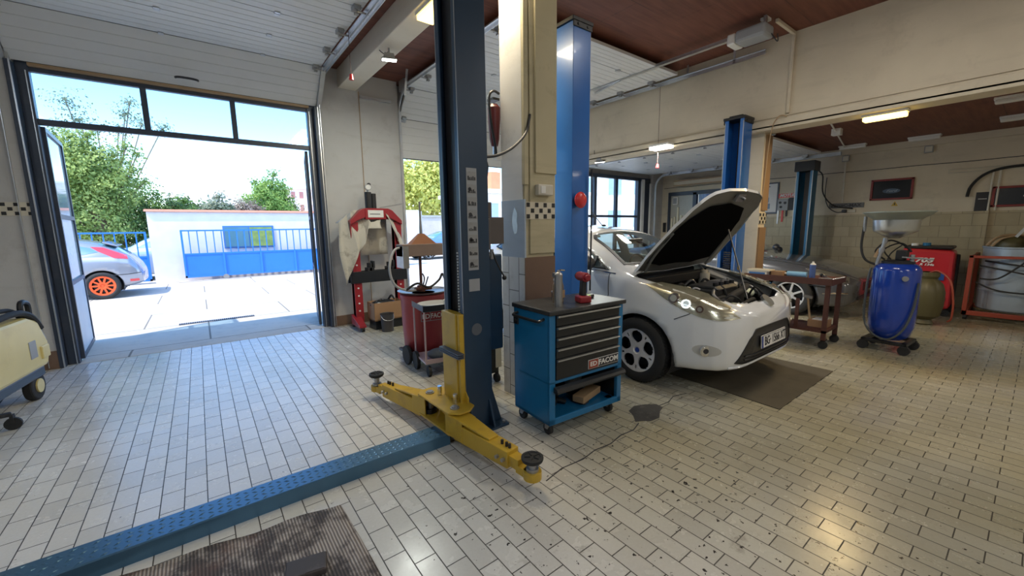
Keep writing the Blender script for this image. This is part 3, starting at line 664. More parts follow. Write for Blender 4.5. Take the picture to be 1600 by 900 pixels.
# ------------------------------------------------------------------ tool cabinet
T = thing('tool_cabinet', 'blue steel roller tool cabinet with black drawers standing in front of the pillar', 'tool cabinet', (1.90, 2.05, 0), R(-3))
W_, D_, Z0_, Z1_ = .77, .44, .10, .93
m = MB().box(0, .025, 0, D_, Z0_, Z1_).box(W_ - .025, W_, 0, D_, Z0_, Z1_).box(0, W_, D_ - .02, D_, Z0_, Z1_).box(0, W_, .0, D_, Z0_, Z0_ + .03).box(0, W_, 0, D_, .415, .435).box(0, .055, -.004, .03, Z0_, Z1_).box(W_ - .05, W_, -.004, .03, Z0_, Z1_).box(0, W_, -.004, .02, .415, .44)
m.box(0, W_, -.004, .02, Z0_, Z0_ + .05)
m.build('body', M['cab_blue'], T, bev=.006)
m = MB().box(-.015, W_ + .015, -.025, D_ + .01, Z1_, Z1_ + .035); m.build('worktop', mat('black_worktop', (.035, .037, .04), .4, .2, dirt=.6, dcol=(.12, .12, .11), ds=7), T, bev=.008)
zs = [(.845, .925), (.765, .84), (.685, .76), (.605, .68), (.445, .60)]
for k, (a, b) in enumerate(zs):
    d_ = MB().box(.058, W_ - .053, -.012, .40, a, b).build('drawer', M['drawer'], T, bev=.003)
    m = MB().prism([(-.012, b - .022), (-.030, b - .014), (-.026, b - .004), (-.012, b - .002)], 'x', .06, W_ - .055); m.build('drawer_handle', M['drawer_lip'], d_)
    if k == 4: big = d_
MB().box(.026, .03, .02, D_ - .02, Z0_ + .03, .415).box(W_ - .03, W_ - .026, .02, D_ - .02, Z0_ + .03, .415).box(.03, W_ - .03, D_ - .026, D_ - .02, Z0_ + .03, .415).box(.03, W_ - .03, .02, D_ - .02, .405, .415).build('shade_lining', M['drawer'], T)  # near-black liner added to paint the shade inside the open bay
# lettering on the deep drawer: FACOM badge
bd = MB().box(.375, .712, -.016, -.012, .462, .534).build('badge_plate', M['white'], big)
MB().box(.3785, .7085, -.018, -.016, .4655, .5305).build('badge_field', M['ink'], big)
MB().box(.3785, .478, -.0186, -.018, .4655, .5305).build('badge_red_field', M['orange_red'], big)
MB().box(.478, .482, -.0192, -.0186, .4655, .5305).build('badge_divider', M['white'], big)
text('facom_lettering', 'FACOM', .058, M['white'], big, (.594, -.0195, .498), (R(90), 0, 0), .0005, 1.12, bold=.0018)
text('badge_emblem', 'ED', .050, M['white'], big, (.428, -.0195, .498), (R(90), 0, 0), .0005, 1.2, bold=.0012)
MB().prism([(-.014, .40), (-.05, .39), (-.062, .37), (-.055, .355), (-.03, .352), (-.014, .36)], 'x', .03, W_ - .01).build('lower_flap', M['drawer'], T, bev=.002)
for k in range(4):
    x_ = .05 if k % 2 == 0 else W_ - .07; y_ = .06 if k < 2 else D_ - .06
    c = MB().box(x_ - .03, x_ + .03, y_ - .035, y_ + .035, .118, .13).hexa([(x_ - .022, y_ + .0, .045), (x_ - .018, y_ + .0, .045), (x_ - .018, y_ + .03, .045), (x_ - .022, y_ + .03, .045)], [(x_ - .022, y_ - .03, .088), (x_ - .018, y_ - .03, .088), (x_ - .018, y_ + .03, .088), (x_ - .022, y_ + .03, .088)])
    c.hexa([(x_ + .018, y_ + .0, .045), (x_ + .022, y_ + .0, .045), (x_ + .022, y_ + .03, .045), (x_ + .018, y_ + .03, .045)], [(x_ + .018, y_ - .03, .088), (x_ + .022, y_ - .03, .088), (x_ + .022, y_ + .03, .088), (x_ + .018, y_ + .03, .088)])
    c = c.build('caster', M['steel'], T); MB().cyl((x_ - .016, y_ + .012, .045), (x_ + .016, y_ + .012, .045), .045, n=24).build('caster_wheel', M['rubber'], c, bev=.006)
m = MB().tube([(-.002, .06, .895), (-.045, .06, .885), (-.05, .10, .88), (-.05, .34, .88), (-.045, .38, .885), (-.002, .38, .895)], .011); m.build('side_handle', M['drawer'], T)
m = MB().box(-.012, .0, .37, .43, .80, .86).cyl((-.02, .40, .83), (-.012, .40, .83), .012); m.build('lock_tab', M['drawer'], T, bev=.003)
# things in the open bottom bay and on top of the cabinet
def on_cab(x, y): v = Matrix.Rotation(R(-3), 4, 'Z') @ Vector((x, y, 0)); return (1.90 + v.x, 2.05 + v.y)
x, y = on_cab(.52, .14); t = thing('wood_block', 'tan wooden block lying tilted in the open bottom of the blue cabinet', 'wood block', (x, y, .131), R(14))
MB().box(-.15, .15, -.05, .05, .02, .075).build('block', M['wood'], t, bev=.004); MB().box(-.12, -.05, -.045, .045, .0, .02).build('packing_piece', M['wood_dark'], t)
x, y = on_cab(.22, .22); t = thing('hand_tool', 'dark air tool with silver fittings in the cabinet bottom', 'tool', (x, y, .131), R(40))
MB().cyl((-.08, 0, .05), (.08, 0, .05), .038, n=16).cyl((.02, 0, .05), (.03, -.10, .02), .02, n=12).build('tool_body', M['drawer'], t, bev=.003); MB().cyl((.08, 0, .05), (.13, 0, .05), .02, n=12).build('tool_tip', M['chrome'], t); MB().cyl((-.10, 0, .05), (-.08, 0, .05), .03).build('tool_inlet', M['chrome'], t)
x, y = on_cab(.56, .26); t = thing('spray_can', 'metal can lying behind the wooden block in the cabinet bottom', 'can', (x, y, .131), R(10))
MB().cyl((-.09, .07, .11), (.08, .07, .11), .033, n=20).build('can_body', M['steel'], t); MB().cyl((.08, .07, .11), (.10, .07, .11), .018).build('can_cap', M['black'], t); MB().box(-.08, .08, .02, .12, 0, .077).build('can_cradle', M['drawer'], t)
x, y = on_cab(.17, .10); t = thing('metal_canister', 'tall brushed metal canister at the left front of the cabinet top', 'canister', (x, y, .965))
MB().cyl((0, 0, 0), (0, 0, .235), .030, n=24).lathe([(.030, .235), (.022, .25), (.012, .255), (.012, .268), (0, .268)]).build('can_body', M['steel'], t, smooth=True)
MB().tube([(-.004, 0, .262), (.02, 0, .268), (.06, 0, .262)], .006).build('lever', M['chrome'], t)
x, y = on_cab(.27, .22); t = thing('spray_bottle', 'clear brownish spray bottle standing behind the metal canister', 'bottle', (x, y, .965))
MB().lathe([(0, 0), (.042, .0), (.044, .02), (.044, .13), (.036, .16), (.016, .18), (.016, .2), (0, .2)]).build('bottle_body', mat('murky_liquid', (.20, .15, .10), .2, dirt=.3), t, smooth=True)
MB().box(-.05, .02, -.012, .012, .2, .235).cyl((0, 0, .19), (0, 0, .21), .019).tube([(-.03, 0, .2), (-.045, 0, .18), (-.04, 0, .165)], .005).build('trigger_head', M['steel'], t, bev=.003)
MB().box(-.03, .03, -.046, -.043, .04, .10).build('bottle_label', M['wood'], t)
x, y = on_cab(.42, .10); t = thing('cordless_driver', 'dark red and black cordless driver standing upright on the cabinet top', 'power tool', (x, y, .965), R(-20))
MB().box(-.05, .05, -.055, .045, 0, .055).build('battery', M['red'], t, bev=.012)
MB().hexa([(-.022, -.025, .05), (.022, -.025, .05), (.022, .03, .05), (-.022, .03, .05)], [(-.02, -.03, .17), (.02, -.03, .17), (.02, .02, .17), (-.02, .02, .17)]).build('grip', M['black'], t, bev=.008)
MB().cyl((0, -.06, .20), (0, .065, .20), .036, n=20).cyl((0, -.085, .20), (0, -.06, .20), .024, n=16).build('motor_housing', M['red'], t, bev=.006)
MB().cyl((0, .065, .2), (0, .09, .2), .03, n=16).build('rear_cap', M['black'], t, bev=.004)
x, y = on_cab(.575, .20); t = thing('work_light', 'black and lime green pistol-shaped tool lying on the cabinet top', 'tool', (x, y, .965), R(15))
MB().box(-.07, .07, -.025, .025, 0, .03).build('tool_body', M['black'], t, bev=.008); MB().box(-.075, .0, -.027, .01, .022, .034).build('green_band', mat('lime_green', (.35, .60, .03), .4), t, bev=.004)
x, y = on_cab(.34, .32); t = thing('socket_cup', 'small dark cup standing behind the cordless driver', 'cup', (x, y, .965)); MB().cyl((0, 0, 0), (0, 0, .06), .036, .04, n=20).build('cup_body', M['drawer'], t, bev=.003); MB().lathe([(.041, .06), (.044, .064), (.041, .07), (.036, .064)]).build('cup_rim', M['steel'], t)
# ------------------------------------------------------------------ cars
def itab(tab, n, L, keys, smooth=2):
    ys = [r[0] for r in tab]; Y = np.concatenate([np.linspace(ys[0], .45, int(n * .28), endpoint=False), np.linspace(.45, L - .4, int(n * .5), endpoint=False), np.linspace(L - .4, L, int(n * .22))])
    out = {'y': Y}
    for i, k in enumerate(keys):
        v = np.interp(Y, ys, [r[i + 1] for r in tab])
        for _ in range(smooth):
            w = v.copy(); w[1:-1] = (v[:-2] + 2 * v[1:-1] + v[2:]) / 4; v = w
        out[k] = v
    return out
def ring(w, zb, zs, wt, zr, wr, zc):
    P = [(0, zb), (.55 * w, zb), (.86 * w, zb + .01), (.955 * w, zb + .06), (.99 * w, zb + .18), (w, zb + (zs - zb) * .5), (w * .99, zb + (zs - zb) * .78), ((w * .985 + wt) / 2 + .004, zs - .045), (wt, zs),
         ((wt + wr) / 2 + .012, (zs + zr) / 2), (wr + .012, zr - .02), (wr - .03, zr + (zc - zr) * .25), (wr * .65, zr + (zc - zr) * .68), (wr * .3, zr + (zc - zr) * .95), (0, zc)]
    for _ in range(2):
        Q = [P[0]]
        for a, b in zip(P[:-1], P[1:]):
            Q.append((a[0] * .75 + b[0] * .25, a[1] * .75 + b[1] * .25)); Q.append((a[0] * .25 + b[0] * .75, a[1] * .25 + b[1] * .75))
        Q.append(P[-1]); P = Q
    return P
class Car:
    """body lofted from side and plan tables; y runs from the nose (0) to the tail"""
    def __init__(s, tab, L, wheels, wr_, arch=None, n=130):
        s.T = itab(tab, n, L, ('w', 'zb', 'zs', 'wt', 'zr', 'wr', 'zc')); s.L = L; s.wheels = wheels; s.r = wr_; s.arch = arch or wr_ * 1.14
        rings = []
        for i in range(len(s.T['y'])):
            h = ring(*[s.T[k][i] for k in ('w', 'zb', 'zs', 'wt', 'zr', 'wr', 'zc')])
            y = s.T['y'][i]; full = [(x, y, z) for x, z in h] + [(-x, y, z) for x, z in h[-2:0:-1]]
            rings.append(full)
        m = len(rings[0]); v = [p for r_ in rings for p in r_]; f = []
        for i in range(len(rings) - 1):
            for k in range(m): f.append((i * m + k, i * m + (k + 1) % m, (i + 1) * m + (k + 1) % m, (i + 1) * m + k))
        f.append(tuple(range(m - 1, -1, -1))); f.append(tuple(range((len(rings) - 1) * m, len(rings) * m)))
        s.v = v; s.f = f; s.bvh = BVHTree.FromPolygons([Vector(p) for p in v], f); s.holes = []
    def hit(s, ax, u, w, sign=1):
        """cast onto the body: ax 'x' -> (y,z) seen from side sign; 'y' -> (x,z) from front(-1)/back(1); 'z' -> (x,y) from above"""
        if ax == 'x': o, d = Vector((sign * 3, u, w)), Vector((-sign, 0, 0))
        elif ax == 'y': o, d = Vector((u, sign * 9, w)), Vector((0, -sign, 0))
        elif ax == 'd': o, d = Vector((u, w, 5)), Vector((0, 0, -1))
        else: o, d = Vector((u, w, 5)), Vector((0, 0, -1))
        h, n, _, _ = s.bvh.ray_cast(o, d)
        if h is None:
            h, n, _, _ = s.bvh.find_nearest(o + d * (3 if ax == 'x' else 4.5 if ax == 'z' else 9))
        if n.dot(d) > 0: n = -n
        return h, n
    def patch(s, poly, ax, sign=1, out=.004, rings=7, dens=.03, inner=None, sink=.012):
        """patch (or an annulus when inner is a scale 0..1) of the body surface, lifted by out"""
        P = []
        n = len(poly)
        for i in range(n):
            a = poly[i]; b = poly[(i + 1) % n]; k = max(1, int(math.hypot(b[0] - a[0], b[1] - a[1]) / dens))
            for j in range(k): P.append((a[0] + (b[0] - a[0]) * j / k, a[1] + (b[1] - a[1]) * j / k))
        # centroid
        cx = sum(p[0] for p in P) / len(P); cy = sum(p[1] for p in P) / len(P)
        if inner is None: sc_ = [1 - i / rings for i in range(rings)] ; close = True
        else: sc_ = [1 - (1 - inner) * i / 2 for i in range(3)]; close = False
        v = []; f = []; m = len(P)
        h0 = [s.hit(ax, p[0], p[1], sign) for p in P]
        v += [tuple(h - nn * sink) for h, nn in h0]
        for q in sc_:
            for p in P:
                h, nn = s.hit(ax, cx + (p[0] - cx) * q, cy + (p[1] - cy) * q, sign); v.append(tuple(h + nn * out))
        R_ = 1 + len(sc_)
        for i in range(R_ - 1):
            for k in range(m): f.append((i * m + k, i * m + (k + 1) % m, (i + 1) * m + (k + 1) % m, (i + 1) * m + k))
        if close:
            h, nn = s.hit(ax, cx, cy, sign); v.append(tuple(h + nn * out)); c = len(v) - 1
            for k in range(m): f.append(((R_ - 1) * m + k, (R_ - 1) * m + (k + 1) % m, c))
        mb = MB(); mb.add(v, f); return mb
    def strip(s, pts, ax, sign=1, w=.006, out=.002):
        """thin line along the body (shut lines, mouldings)"""
        Q = []
        for a, b in zip(pts[:-1], pts[1:]):
            k = max(1, int(math.hypot(b[0] - a[0], b[1] - a[1]) / .03))
            Q += [(a[0] + (b[0] - a[0]) * j / k, a[1] + (b[1] - a[1]) * j / k) for j in range(k)]
        Q.append(pts[-1]); mb = MB(); P3 = []
        for u, z in Q: h, n = s.hit(ax, u, z, sign); P3.append(h + n * out)
        mb.tube(P3, w, n=5, smooth=0); return mb
    def body(s, paint, parent, name='body', wheel_sides=True, holes=()):
        def inside(p, poly):
            c = False; n = len(poly); x, y = p
            for i in range(n):
                a = poly[i]; b = poly[(i + 1) % n]
                if (a[1] > y) != (b[1] > y) and x < (b[0] - a[0]) * (y - a[1]) / (b[1] - a[1]) + a[0]: c = not c
            return c
        me = bpy.data.meshes.new(name); me.from_pydata(s.v, [], s.f); me.materials.append(paint)
        bm = bmesh.new(); bm.from_mesh(me); bmesh.ops.recalc_face_normals(bm, faces=bm.faces)
        dele = []
        for f in bm.faces:
            c = f.calc_center_median()
            if abs(c.x) > .40 and any(math.hypot(c.y - wy, c.z - s.r) < s.arch for wy in s.wheels) and c.z < s.r * 2.6: dele.append(f); continue
            for poly, ax, cond in holes:
                q = {'x': (c.y, c.z), 'y': (c.x, c.z), 'z': (c.x, c.y)}[ax]
                if cond(c) and inside(q, poly): dele.append(f); break
        bmesh.ops.delete(bm, geom=dele, context='FACES')
        for v in bm.verts:
            if v.is_boundary and abs(v.co.x) > .3:
                for wy in s.wheels:
                    d = Vector((v.co.y - wy, v.co.z - s.r)); l = d.length
                    if s.arch * .55 < l < s.arch * 1.3 and v.co.z > .1: d = d / l * s.arch; v.co.y = wy + d.x; v.co.z = s.r + d.y
        bm.to_mesh(me); bm.free(); me.polygons.foreach_set('use_smooth', [True] * len(me.polygons))
        try: me.set_sharp_from_angle(angle=R(50))
        except Exception: pass
        o = bpy.data.objects.new(name, me); C.objects.link(o); o.parent = parent
        md = o.modifiers.new('s', 'SOLIDIFY'); md.thickness = .012; md.offset = -1
        return o
    def arches(s, parent, m):
        for wy in s.wheels:
            for sg in (-1, 1):
                w = MB(); g = []
                for k in range(17):
                    t = R(-25) + R(230) * k / 16
                    g.append([(sg * xx, wy + s.arch * 1.005 * math.cos(t), s.r + s.arch * 1.005 * math.sin(t)) for xx in (float(np.interp(wy, s.T['y'], s.T['w'])) - .015, .48)])
                w.sheet(g); cc = [(sg * .48, wy + s.arch * math.cos(R(-25) + R(230) * k / 16), s.r + s.arch * math.sin(R(-25) + R(230) * k / 16)) for k in range(17)]
                w.add(cc + [(sg * .48, wy, s.r * .6)], [(k, k + 1, 17) for k in range(16)])
                w.build('wheel_arch_liner', m, parent, fix=False)
def wheel(parent, x, y, r, width, rim_r, side, style, rim_mat, cap_mat=None, steer=0):
    """one wheel: tyre, rim disc with real openings, hub, nuts"""
    root = bpy.data.objects.new('wheel', None); C.objects.link(root); root.parent = parent; root.location = (x, y, r); root.rotation_euler = (0, 0, steer)
    s = side; h = width / 2
    pr = [(rim_r * .97, -h * .85), (rim_r + .01, -h * .98), (r - .045, -h), (r - .018, -h * .93), (r, -h * .72)]
    full = pr + [(a, -b) for a, b in pr[::-1]]
    m = MB(); m.v = []; n = 56
    v = []; f = []
    for a, b in full:
        for i in range(n): t = 2 * PI * i / n; v.append((s * b, a * math.cos(t), a * math.sin(t)))
    L_ = len(full)
    for j in range(L_ - 1):
        for i in range(n): f.append((j * n + i, j * n + (i + 1) % n, (j + 1) * n + (i + 1) % n, (j + 1) * n + i))
    m.add(v, f)
    for k in range(64):   # tread blocks
        t = 2 * PI * k / 64
        for o in (-.5, 0, .5): m.bar((o * h - h * .16, (r + .002) * math.cos(t), (r + .002) * math.sin(t)), (o * h + h * .16, (r + .002) * math.cos(t + .03), (r + .002) * math.sin(t + .03)), .010, .006, (0, math.cos(t), math.sin(t)))
    m.build('tyre', M['rubber'], root, smooth=True)
    # dark barrel behind the spokes
    b = MB(); b.lathe([(rim_r * .985, s * h * .86), (rim_r * .95, s * h * .55), (rim_r * .93, -s * h * .8), (rim_r * .15, -s * h * .6)], n=48, axis='x', caps=False); b.build('rim_barrel', M['drawer'], root, smooth=True)
    MB().lathe([(rim_r * .72, s * h * .05), (rim_r * .72, -s * h * .1), (.05, -s * h * .1)], n=40, axis='x').build('brake_disc', M['drawer'], root)
    nr, nt = 30, 240; g = MB(); used = {}; V = []; Fc = []
    def zf(a):  # dish profile of the face
        q = a / rim_r; return h * (.62 + .14 * q * q - (.10 if q < .2 else 0))
    def idx(i, j):
        j %= nt
        if (i, j) not in used:
            a = rim_r * (.02 + .96 * i / nr); t = 2 * PI * j / nt; used[(i, j)] = len(V); V.append((s * zf(a), a * math.cos(t), a * math.sin(t)))
        return used[(i, j)]
    for i in range(nr):
        for j in range(nt):
            q = (.02 + .96 * (i + .5) / nr); t = (j + .5) / nt
            if style(q, t): Fc.append((idx(i, j), idx(i, j + 1), idx(i + 1, j + 1), idx(i + 1, j)))
    g.add(V, Fc); o = g.build('rim', rim_mat, root, smooth=True, fix=True)
    md = o.modifiers.new('s', 'SOLIDIFY'); md.thickness = .022; md.offset = 0
    md = o.modifiers.new('b', 'BEVEL'); md.width = .003; md.segments = 1; md.limit_method = 'ANGLE'; md.angle_limit = R(60)
    g = MB(); g.lathe([(rim_r * .95, s * h * .60), (rim_r * 1.0, s * h * .90), (rim_r * 1.03, s * h * .93), (rim_r * .99, s * h * .74)], n=56, axis='x', caps=False); g.build('rim_lip', rim_mat, root, smooth=True)
    MB().lathe([(0, s * (zf(0) + .014)), (rim_r * .11, s * (zf(0) + .013)), (rim_r * .13, s * (zf(0) + .004)), (rim_r * .13, s * (zf(0) - .01))], n=24, axis='x').build('centre_cap', cap_mat or rim_mat, root, smooth=True)
    for k in range(5):
        t = 2 * PI * k / 5 + .3; c = (s * zf(rim_r * .25), rim_r * .27 * math.cos(t), rim_r * .27 * math.sin(t))
        MB().cyl((c[0] - s * .006, c[1], c[2]), (c[0] + s * .010, c[1], c[2]), .012, n=8).build('wheel_nut', M['drawer'], root)
    return root
def frac(x): return x - math.floor(x)
def st_five_split(q, t):     # five broad spokes, each pierced by a small slot, with wide rounded windows between
    if q > .91 or q < .30: return True
    a = abs(frac(t * 5 + .25) - .5) * 2 # 0 at window centre, 1 at spoke centre
    w = .58 - .25 * ((q - .30) / .61 - .5) ** 2
    mid = (q - .62) / .285
    if a < .74 * math.sqrt(max(0, 1 - mid * mid)): return False
    if a > .93 and .70 < q < .84: return False
    return True
def st_spokes(n, duty, q0=.27, q1=.90, flare=.3):
    def f(q, t):
        if q > q1 or q < q0: return True
        a = abs(frac(t * n) - .5) * 2
        return a > 1 - duty * (1 + flare * (.6 - q))* (.42 / q)
    return f
def mirror_(parent, sg, x, y, z, paint):
    r = MB(); r.ell((sg * (x + .11), y + .02, z + .03), (.105, .065, .082)); o = r.build('door_mirror', paint, parent, smooth=True)
    MB().ell((sg * (x + .11), y - .045, z - .02), (.09, .05, .07)).build('mirror_base', M['black'], o, smooth=True)
    MB().bar((sg * (x - .02), y, z - .05), (sg * (x + .06), y, z - .02), .06, .03).build('mirror_arm', M['black'], o)
def plate_(car, parent, x, y, z, txt, tilt=0, w=.52, h=.112, face=-1):
    p = MB().box(-w / 2, w / 2, -.006, .006, -h / 2, h / 2).build('number_plate', M['paper'], parent, bev=.003); p.location = (x, y, z); p.rotation_euler = (tilt, 0, 0)
    if txt:
        MB().box(-w / 2, -w / 2 + .026, -.0075, -.006, -h / 2 + .003, h / 2 - .003).build('plate_blue_band', M['drum_blue'], p)
        m = MB(); m.box(-w / 2, w / 2, -.0078, -.006, h / 2 - .004, h / 2).box(-w / 2, w / 2, -.0078, -.006, -h / 2, -h / 2 + .004).box(w / 2 - .004, w / 2, -.0078, -.006, -h / 2, h / 2); m.build('plate_border', M['ink'], p)
        text('plate_lettering', txt, .105, M['ink'], p, (.022, -.0075, -.002), (R(90), 0, 0), .0005, .80, bold=.0022)
    return p
# ---- the white hatchback with its bonnet up
white_paint = mat('white_car_paint', (.82, .83, .83), .16, var=.02, coat=1., dirt=.12, dcol=(.5, .48, .44), ds=3)
TF = [(0, .40, .34, .69, .36, .702, .30, .715), (.03, .56, .27, .715, .50, .73, .40, .75), (.08, .67, .235, .75, .60, .77, .50, .79), (.16, .745, .215, .785, .675, .805, .57, .84), (.30, .80, .20, .845, .725, .85, .62, .885), (.5, .832, .18, .895, .75, .905, .655, .945),
      (.75, .85, .18, .95, .765, .96, .67, 1.0), (.98, .855, .18, .985, .78, 1.0, .685, 1.035), (1.12, .857, .18, 1.0, .785, 1.065, .70, 1.10), (1.4, .86, .18, 1.02, .79, 1.225, .655, 1.265), (1.75, .86, .18, 1.04, .79, 1.37, .59, 1.425), (2.15, .86, .18, 1.06, .79, 1.425, .575, 1.485),
      (2.7, .86, .18, 1.09, .78, 1.425, .56, 1.49), (3.2, .85, .18, 1.13, .76, 1.375, .53, 1.45), (3.5, .83, .20, 1.16, .73, 1.30, .52, 1.37), (3.75, .79, .25, 1.05, .70, 1.10, .55, 1.12), (3.88, .72, .30, .90, .64, .93, .50, .95), (3.95, .58, .36, .80, .5, .82, .40, .84)]
def white_car(loc, rz, scale):
    t = thing('hatchback_car', 'white hatchback car with its bonnet propped open, parked between blue lift posts', 'car', loc, rz); t.scale = (scale,) * 3
    c = Car(TF, 3.95, (.82, 3.31), .305, .352)
    hood = [(-.30, .09), (0, .075), (.30, .09), (.47, .13), (.585, .23), (.67, .50), (.705, .80), (.71, .97), (.40, 1.03), (0, 1.06), (-.40, 1.03), (-.71, .97), (-.705, .80), (-.67, .50), (-.585, .23), (-.47, .13)]
    ws = [(-.60, 1.13), (-.50, 1.325), (-.46, 1.355), (0, 1.385), (.46, 1.355), (.50, 1.325), (.60, 1.13), (.645, 1.07), (.3, 1.10), (0, 1.11), (-.3, 1.10), (-.645, 1.07)]  # seen from the front (x,z)
    wsz = [(-.66, 1.13), (-.56, 1.62), (-.50, 1.68), (0, 1.73), (.50, 1.68), (.56, 1.62), (.66, 1.13), (.4, 1.09), (0, 1.07), (-.4, 1.09)]   # seen from above (x,y)
    sw = [(1.22, 1.03), (1.60, 1.235), (1.85, 1.34), (2.16, 1.375), (2.16, 1.075)]
    sw2 = [(2.22, 1.08), (2.22, 1.378), (2.9, 1.37), (3.15, 1.30), (3.30, 1.20), (3.05, 1.15)]
    rearw = [(-.5, 3.30), (.5, 3.30), (.58, 3.62), (-.58, 3.62)]
    shr = lambda poly, k: [(sum(p[0] for p in poly) / len(poly) * (1 - k) + p[0] * k, sum(p[1] for p in poly) / len(poly) * (1 - k) + p[1] * k) for p in poly]
    holes = [(hood, 'z', lambda q: q.z > .6), (shr(wsz, .93), 'z', lambda q: q.z > .95), (shr(sw, .90), 'x', lambda q: abs(q.x) > .45), (shr(sw2, .92), 'x', lambda q: abs(q.x) > .4), (shr(rearw, .92), 'z', lambda q: q.z > .9)]
    c.body(white_paint, t, holes=holes); c.arches(t, M['black'])
    c.patch(wsz, 'z', 1, .005, rings=9, sink=.0).build('windscreen', M['car_glass'], t, smooth=True, fix=False)
    c.patch(wsz, 'z', 1, .007, inner=.93).build('windscreen_seal', M['black'], t, smooth=True, fix=False)
    c.patch(rearw, 'z', 1, .005, rings=6, sink=0).build('rear_window', M['car_glass'], t, smooth=True, fix=False)
    for sg in (-1, 1):
        for nm, po in (('front_side_window', sw), ('rear_side_window', sw2)):
            c.patch(po, 'x', sg, .004, rings=6, sink=0).build(nm, M['car_glass'], t, smooth=True, fix=False)
            c.patch(po, 'x', sg, .007, inner=.91).build('window_seal', M['black'], t, smooth=True, fix=False)
        q = MB(); q.bar((sg * .792, 1.42, 1.06), (sg * .735, 1.42, 1.16), .03, .02); q.build('window_bar', M['black'], t)
        c.strip([(1.20, 1.0), (1.17, .8), (1.20, .45), (1.24, .25), (1.4, .2), (2.14, .2), (2.2, .5), (2.2, 1.05)], 'x', sg, .004, .001).build('door_shut_line', M['black'], t)
        c.strip([(1.13, 1.0), (1.5, 1.022), (2.2, 1.06), (3.0, 1.12)], 'x', sg, .007, .003).build('waist_trim', M['chrome'], t)
        c.strip([(.47, .66), (.36, .715), (.30, .76)], 'x', sg, .0035, .001).build('bumper_shut_line', M['black'], t)
        mirror_(t, sg, .80, 1.43, 1.12, white_paint)
        # headlamp: long swept shape seen from the side-front
        hl = [(.045, .70), (.12, .682), (.25, .70), (.42, .752), (.58, .828), (.78, .93), (.70, .945), (.50, .915), (.32, .868), (.16, .80), (.09, .755)]
        c.patch(hl, 'x', sg, .004, rings=6, dens=.02).build('headlamp_reflector', mat('smoked_reflector', (.50, .47, .38), .22, .6, dirt=.55, dcol=(.16, .14, .10), ds=26) if sg < 0 else bpy.data.materials['smoked_reflector'], t, smooth=True, fix=False)
        cx, cz = .52, .80
        for (u, z, rr_) in ((.50, .835, .052), (.39, .800, .045), (.28, .765, .034)):
            h, n = c.hit('x', u, z, sg); a = h + n * .002
            MB().cyl(a, h + n * .012, rr_, rr_ * .9, n=20).build('lamp_lens', M['chrome'], t, smooth=True)
            MB().cyl(h + n * .012, h + n * .015, rr_ * .55, n=16).build('lamp_bulb', M['funnel'], t, smooth=True)
        c.patch(hl, 'x', sg, .018, rings=6, dens=.02, sink=.004).build('headlamp_cover', M['lamp_cover'], t, smooth=True, fix=False)
        # fog lamp
        fg = [(.165 + .0, .40)] and [(.21 + .10 * math.cos(a), .425 + .050 * math.sin(a)) for a in [2 * PI * k / 20 for k in range(20)]]
        c.patch(fg, 'x', sg, .003, rings=4, dens=.02).build('fog_lamp_recess', mat('shaded_recess', (.55, .54, .50), .3) if sg < 0 else bpy.data.materials['shaded_recess'], t, smooth=True, fix=False)
        h, n = c.hit('x', .215, .425, sg); d = (n + Vector((0, -.9, 0))).normalized()
        MB().cyl(h - d * .01, h + d * .016, .046, n=24).cyl(h + d * .016, h + d * .018, .036, n=24).build('fog_lamp', M['chrome'], t, smooth=True)
        MB().cyl(h + d * .018, h + d * .020, .022, n=16).build('fog_lamp_core', M['ink'], t)
    # lower grille, upper slot, lip, plate and badge
    gp = [(-.58, .315), (-.50, .30), (.50, .30), (.58, .315), (.52, .39), (.43, .51), (.34, .585), (-.34, .585), (-.43, .51), (-.52, .39)]
    c.patch(gp, 'y', -1, .004, rings=7).build('lower_grille', mat('grille_black', (.02, .02, .022), .4), t, smooth=False, fix=False)
    c.patch(gp, 'y', -1, .009, inner=.95).build('grille_rim', M['black'], t, smooth=True, fix=False)
    for z in (.335, .365): c.strip([(-.48, z), (0, z), (.48, z)], 'y', -1, .006, .008).build('grille_bar', M['drawer'], t)
    c.strip([(-.62, .275), (-.3, .27), (0, .27), (.3, .27), (.62, .275)], 'y', -1, .012, .004).build('chin_lip', white_paint, t, smooth=True)
    h, n = c.hit('y', 0, .465, -1); plate_(c, t, 0, h.y - .022, .455, 'BG· 1566 XT', R(-4))
    h, n = c.hit('z', 0, .075, 1); MB().cyl(h + Vector((0, -.012, -.012)), h + Vector((0, -.03, .008)), .062, n=28).build('nose_emblem', M['funnel'], t, smooth=True)
    # wheels
    silver = mat('silver_alloy', (.80, .80, .81), .3, .35, dirt=.1, dcol=(.25, .25, .25))
    for wy in c.wheels:
        for sg in (-1, 1): wheel(t, sg * .775, wy, .305, .195, .212, sg, st_five_split, silver, M['drum_blue'], R(-2) if wy < 1 else 0)
    # antenna, wipers, interior
    MB().tube([(.0, 1.95, 1.472), (.0, 2.0, 1.50), (0, 2.16, 1.66)], .005).ell((0, 1.95, 1.475), (.018, .035, .014)).build('roof_aerial', M['black'], t) if True else None
    MB().bar((-.62, 1.13, 1.055), (.02, 1.16, 1.12), .014, .014).bar((.0, 1.10, 1.075), (.52, 1.16, 1.10), .014, .014).build('wiper', M['black'], t)
    m = MB().box(-.70, .70, 1.12, 1.55, .80, .98).box(-.70, .70, 1.2, 3.5, .28, .34); m.prism([(1.30, .98), (1.55, .98), (1.62, .9), (1.62, .8), (1.3, .8)], 'x', -.68, .68); m.build('dashboard', M['drawer'], t, bev=.02)
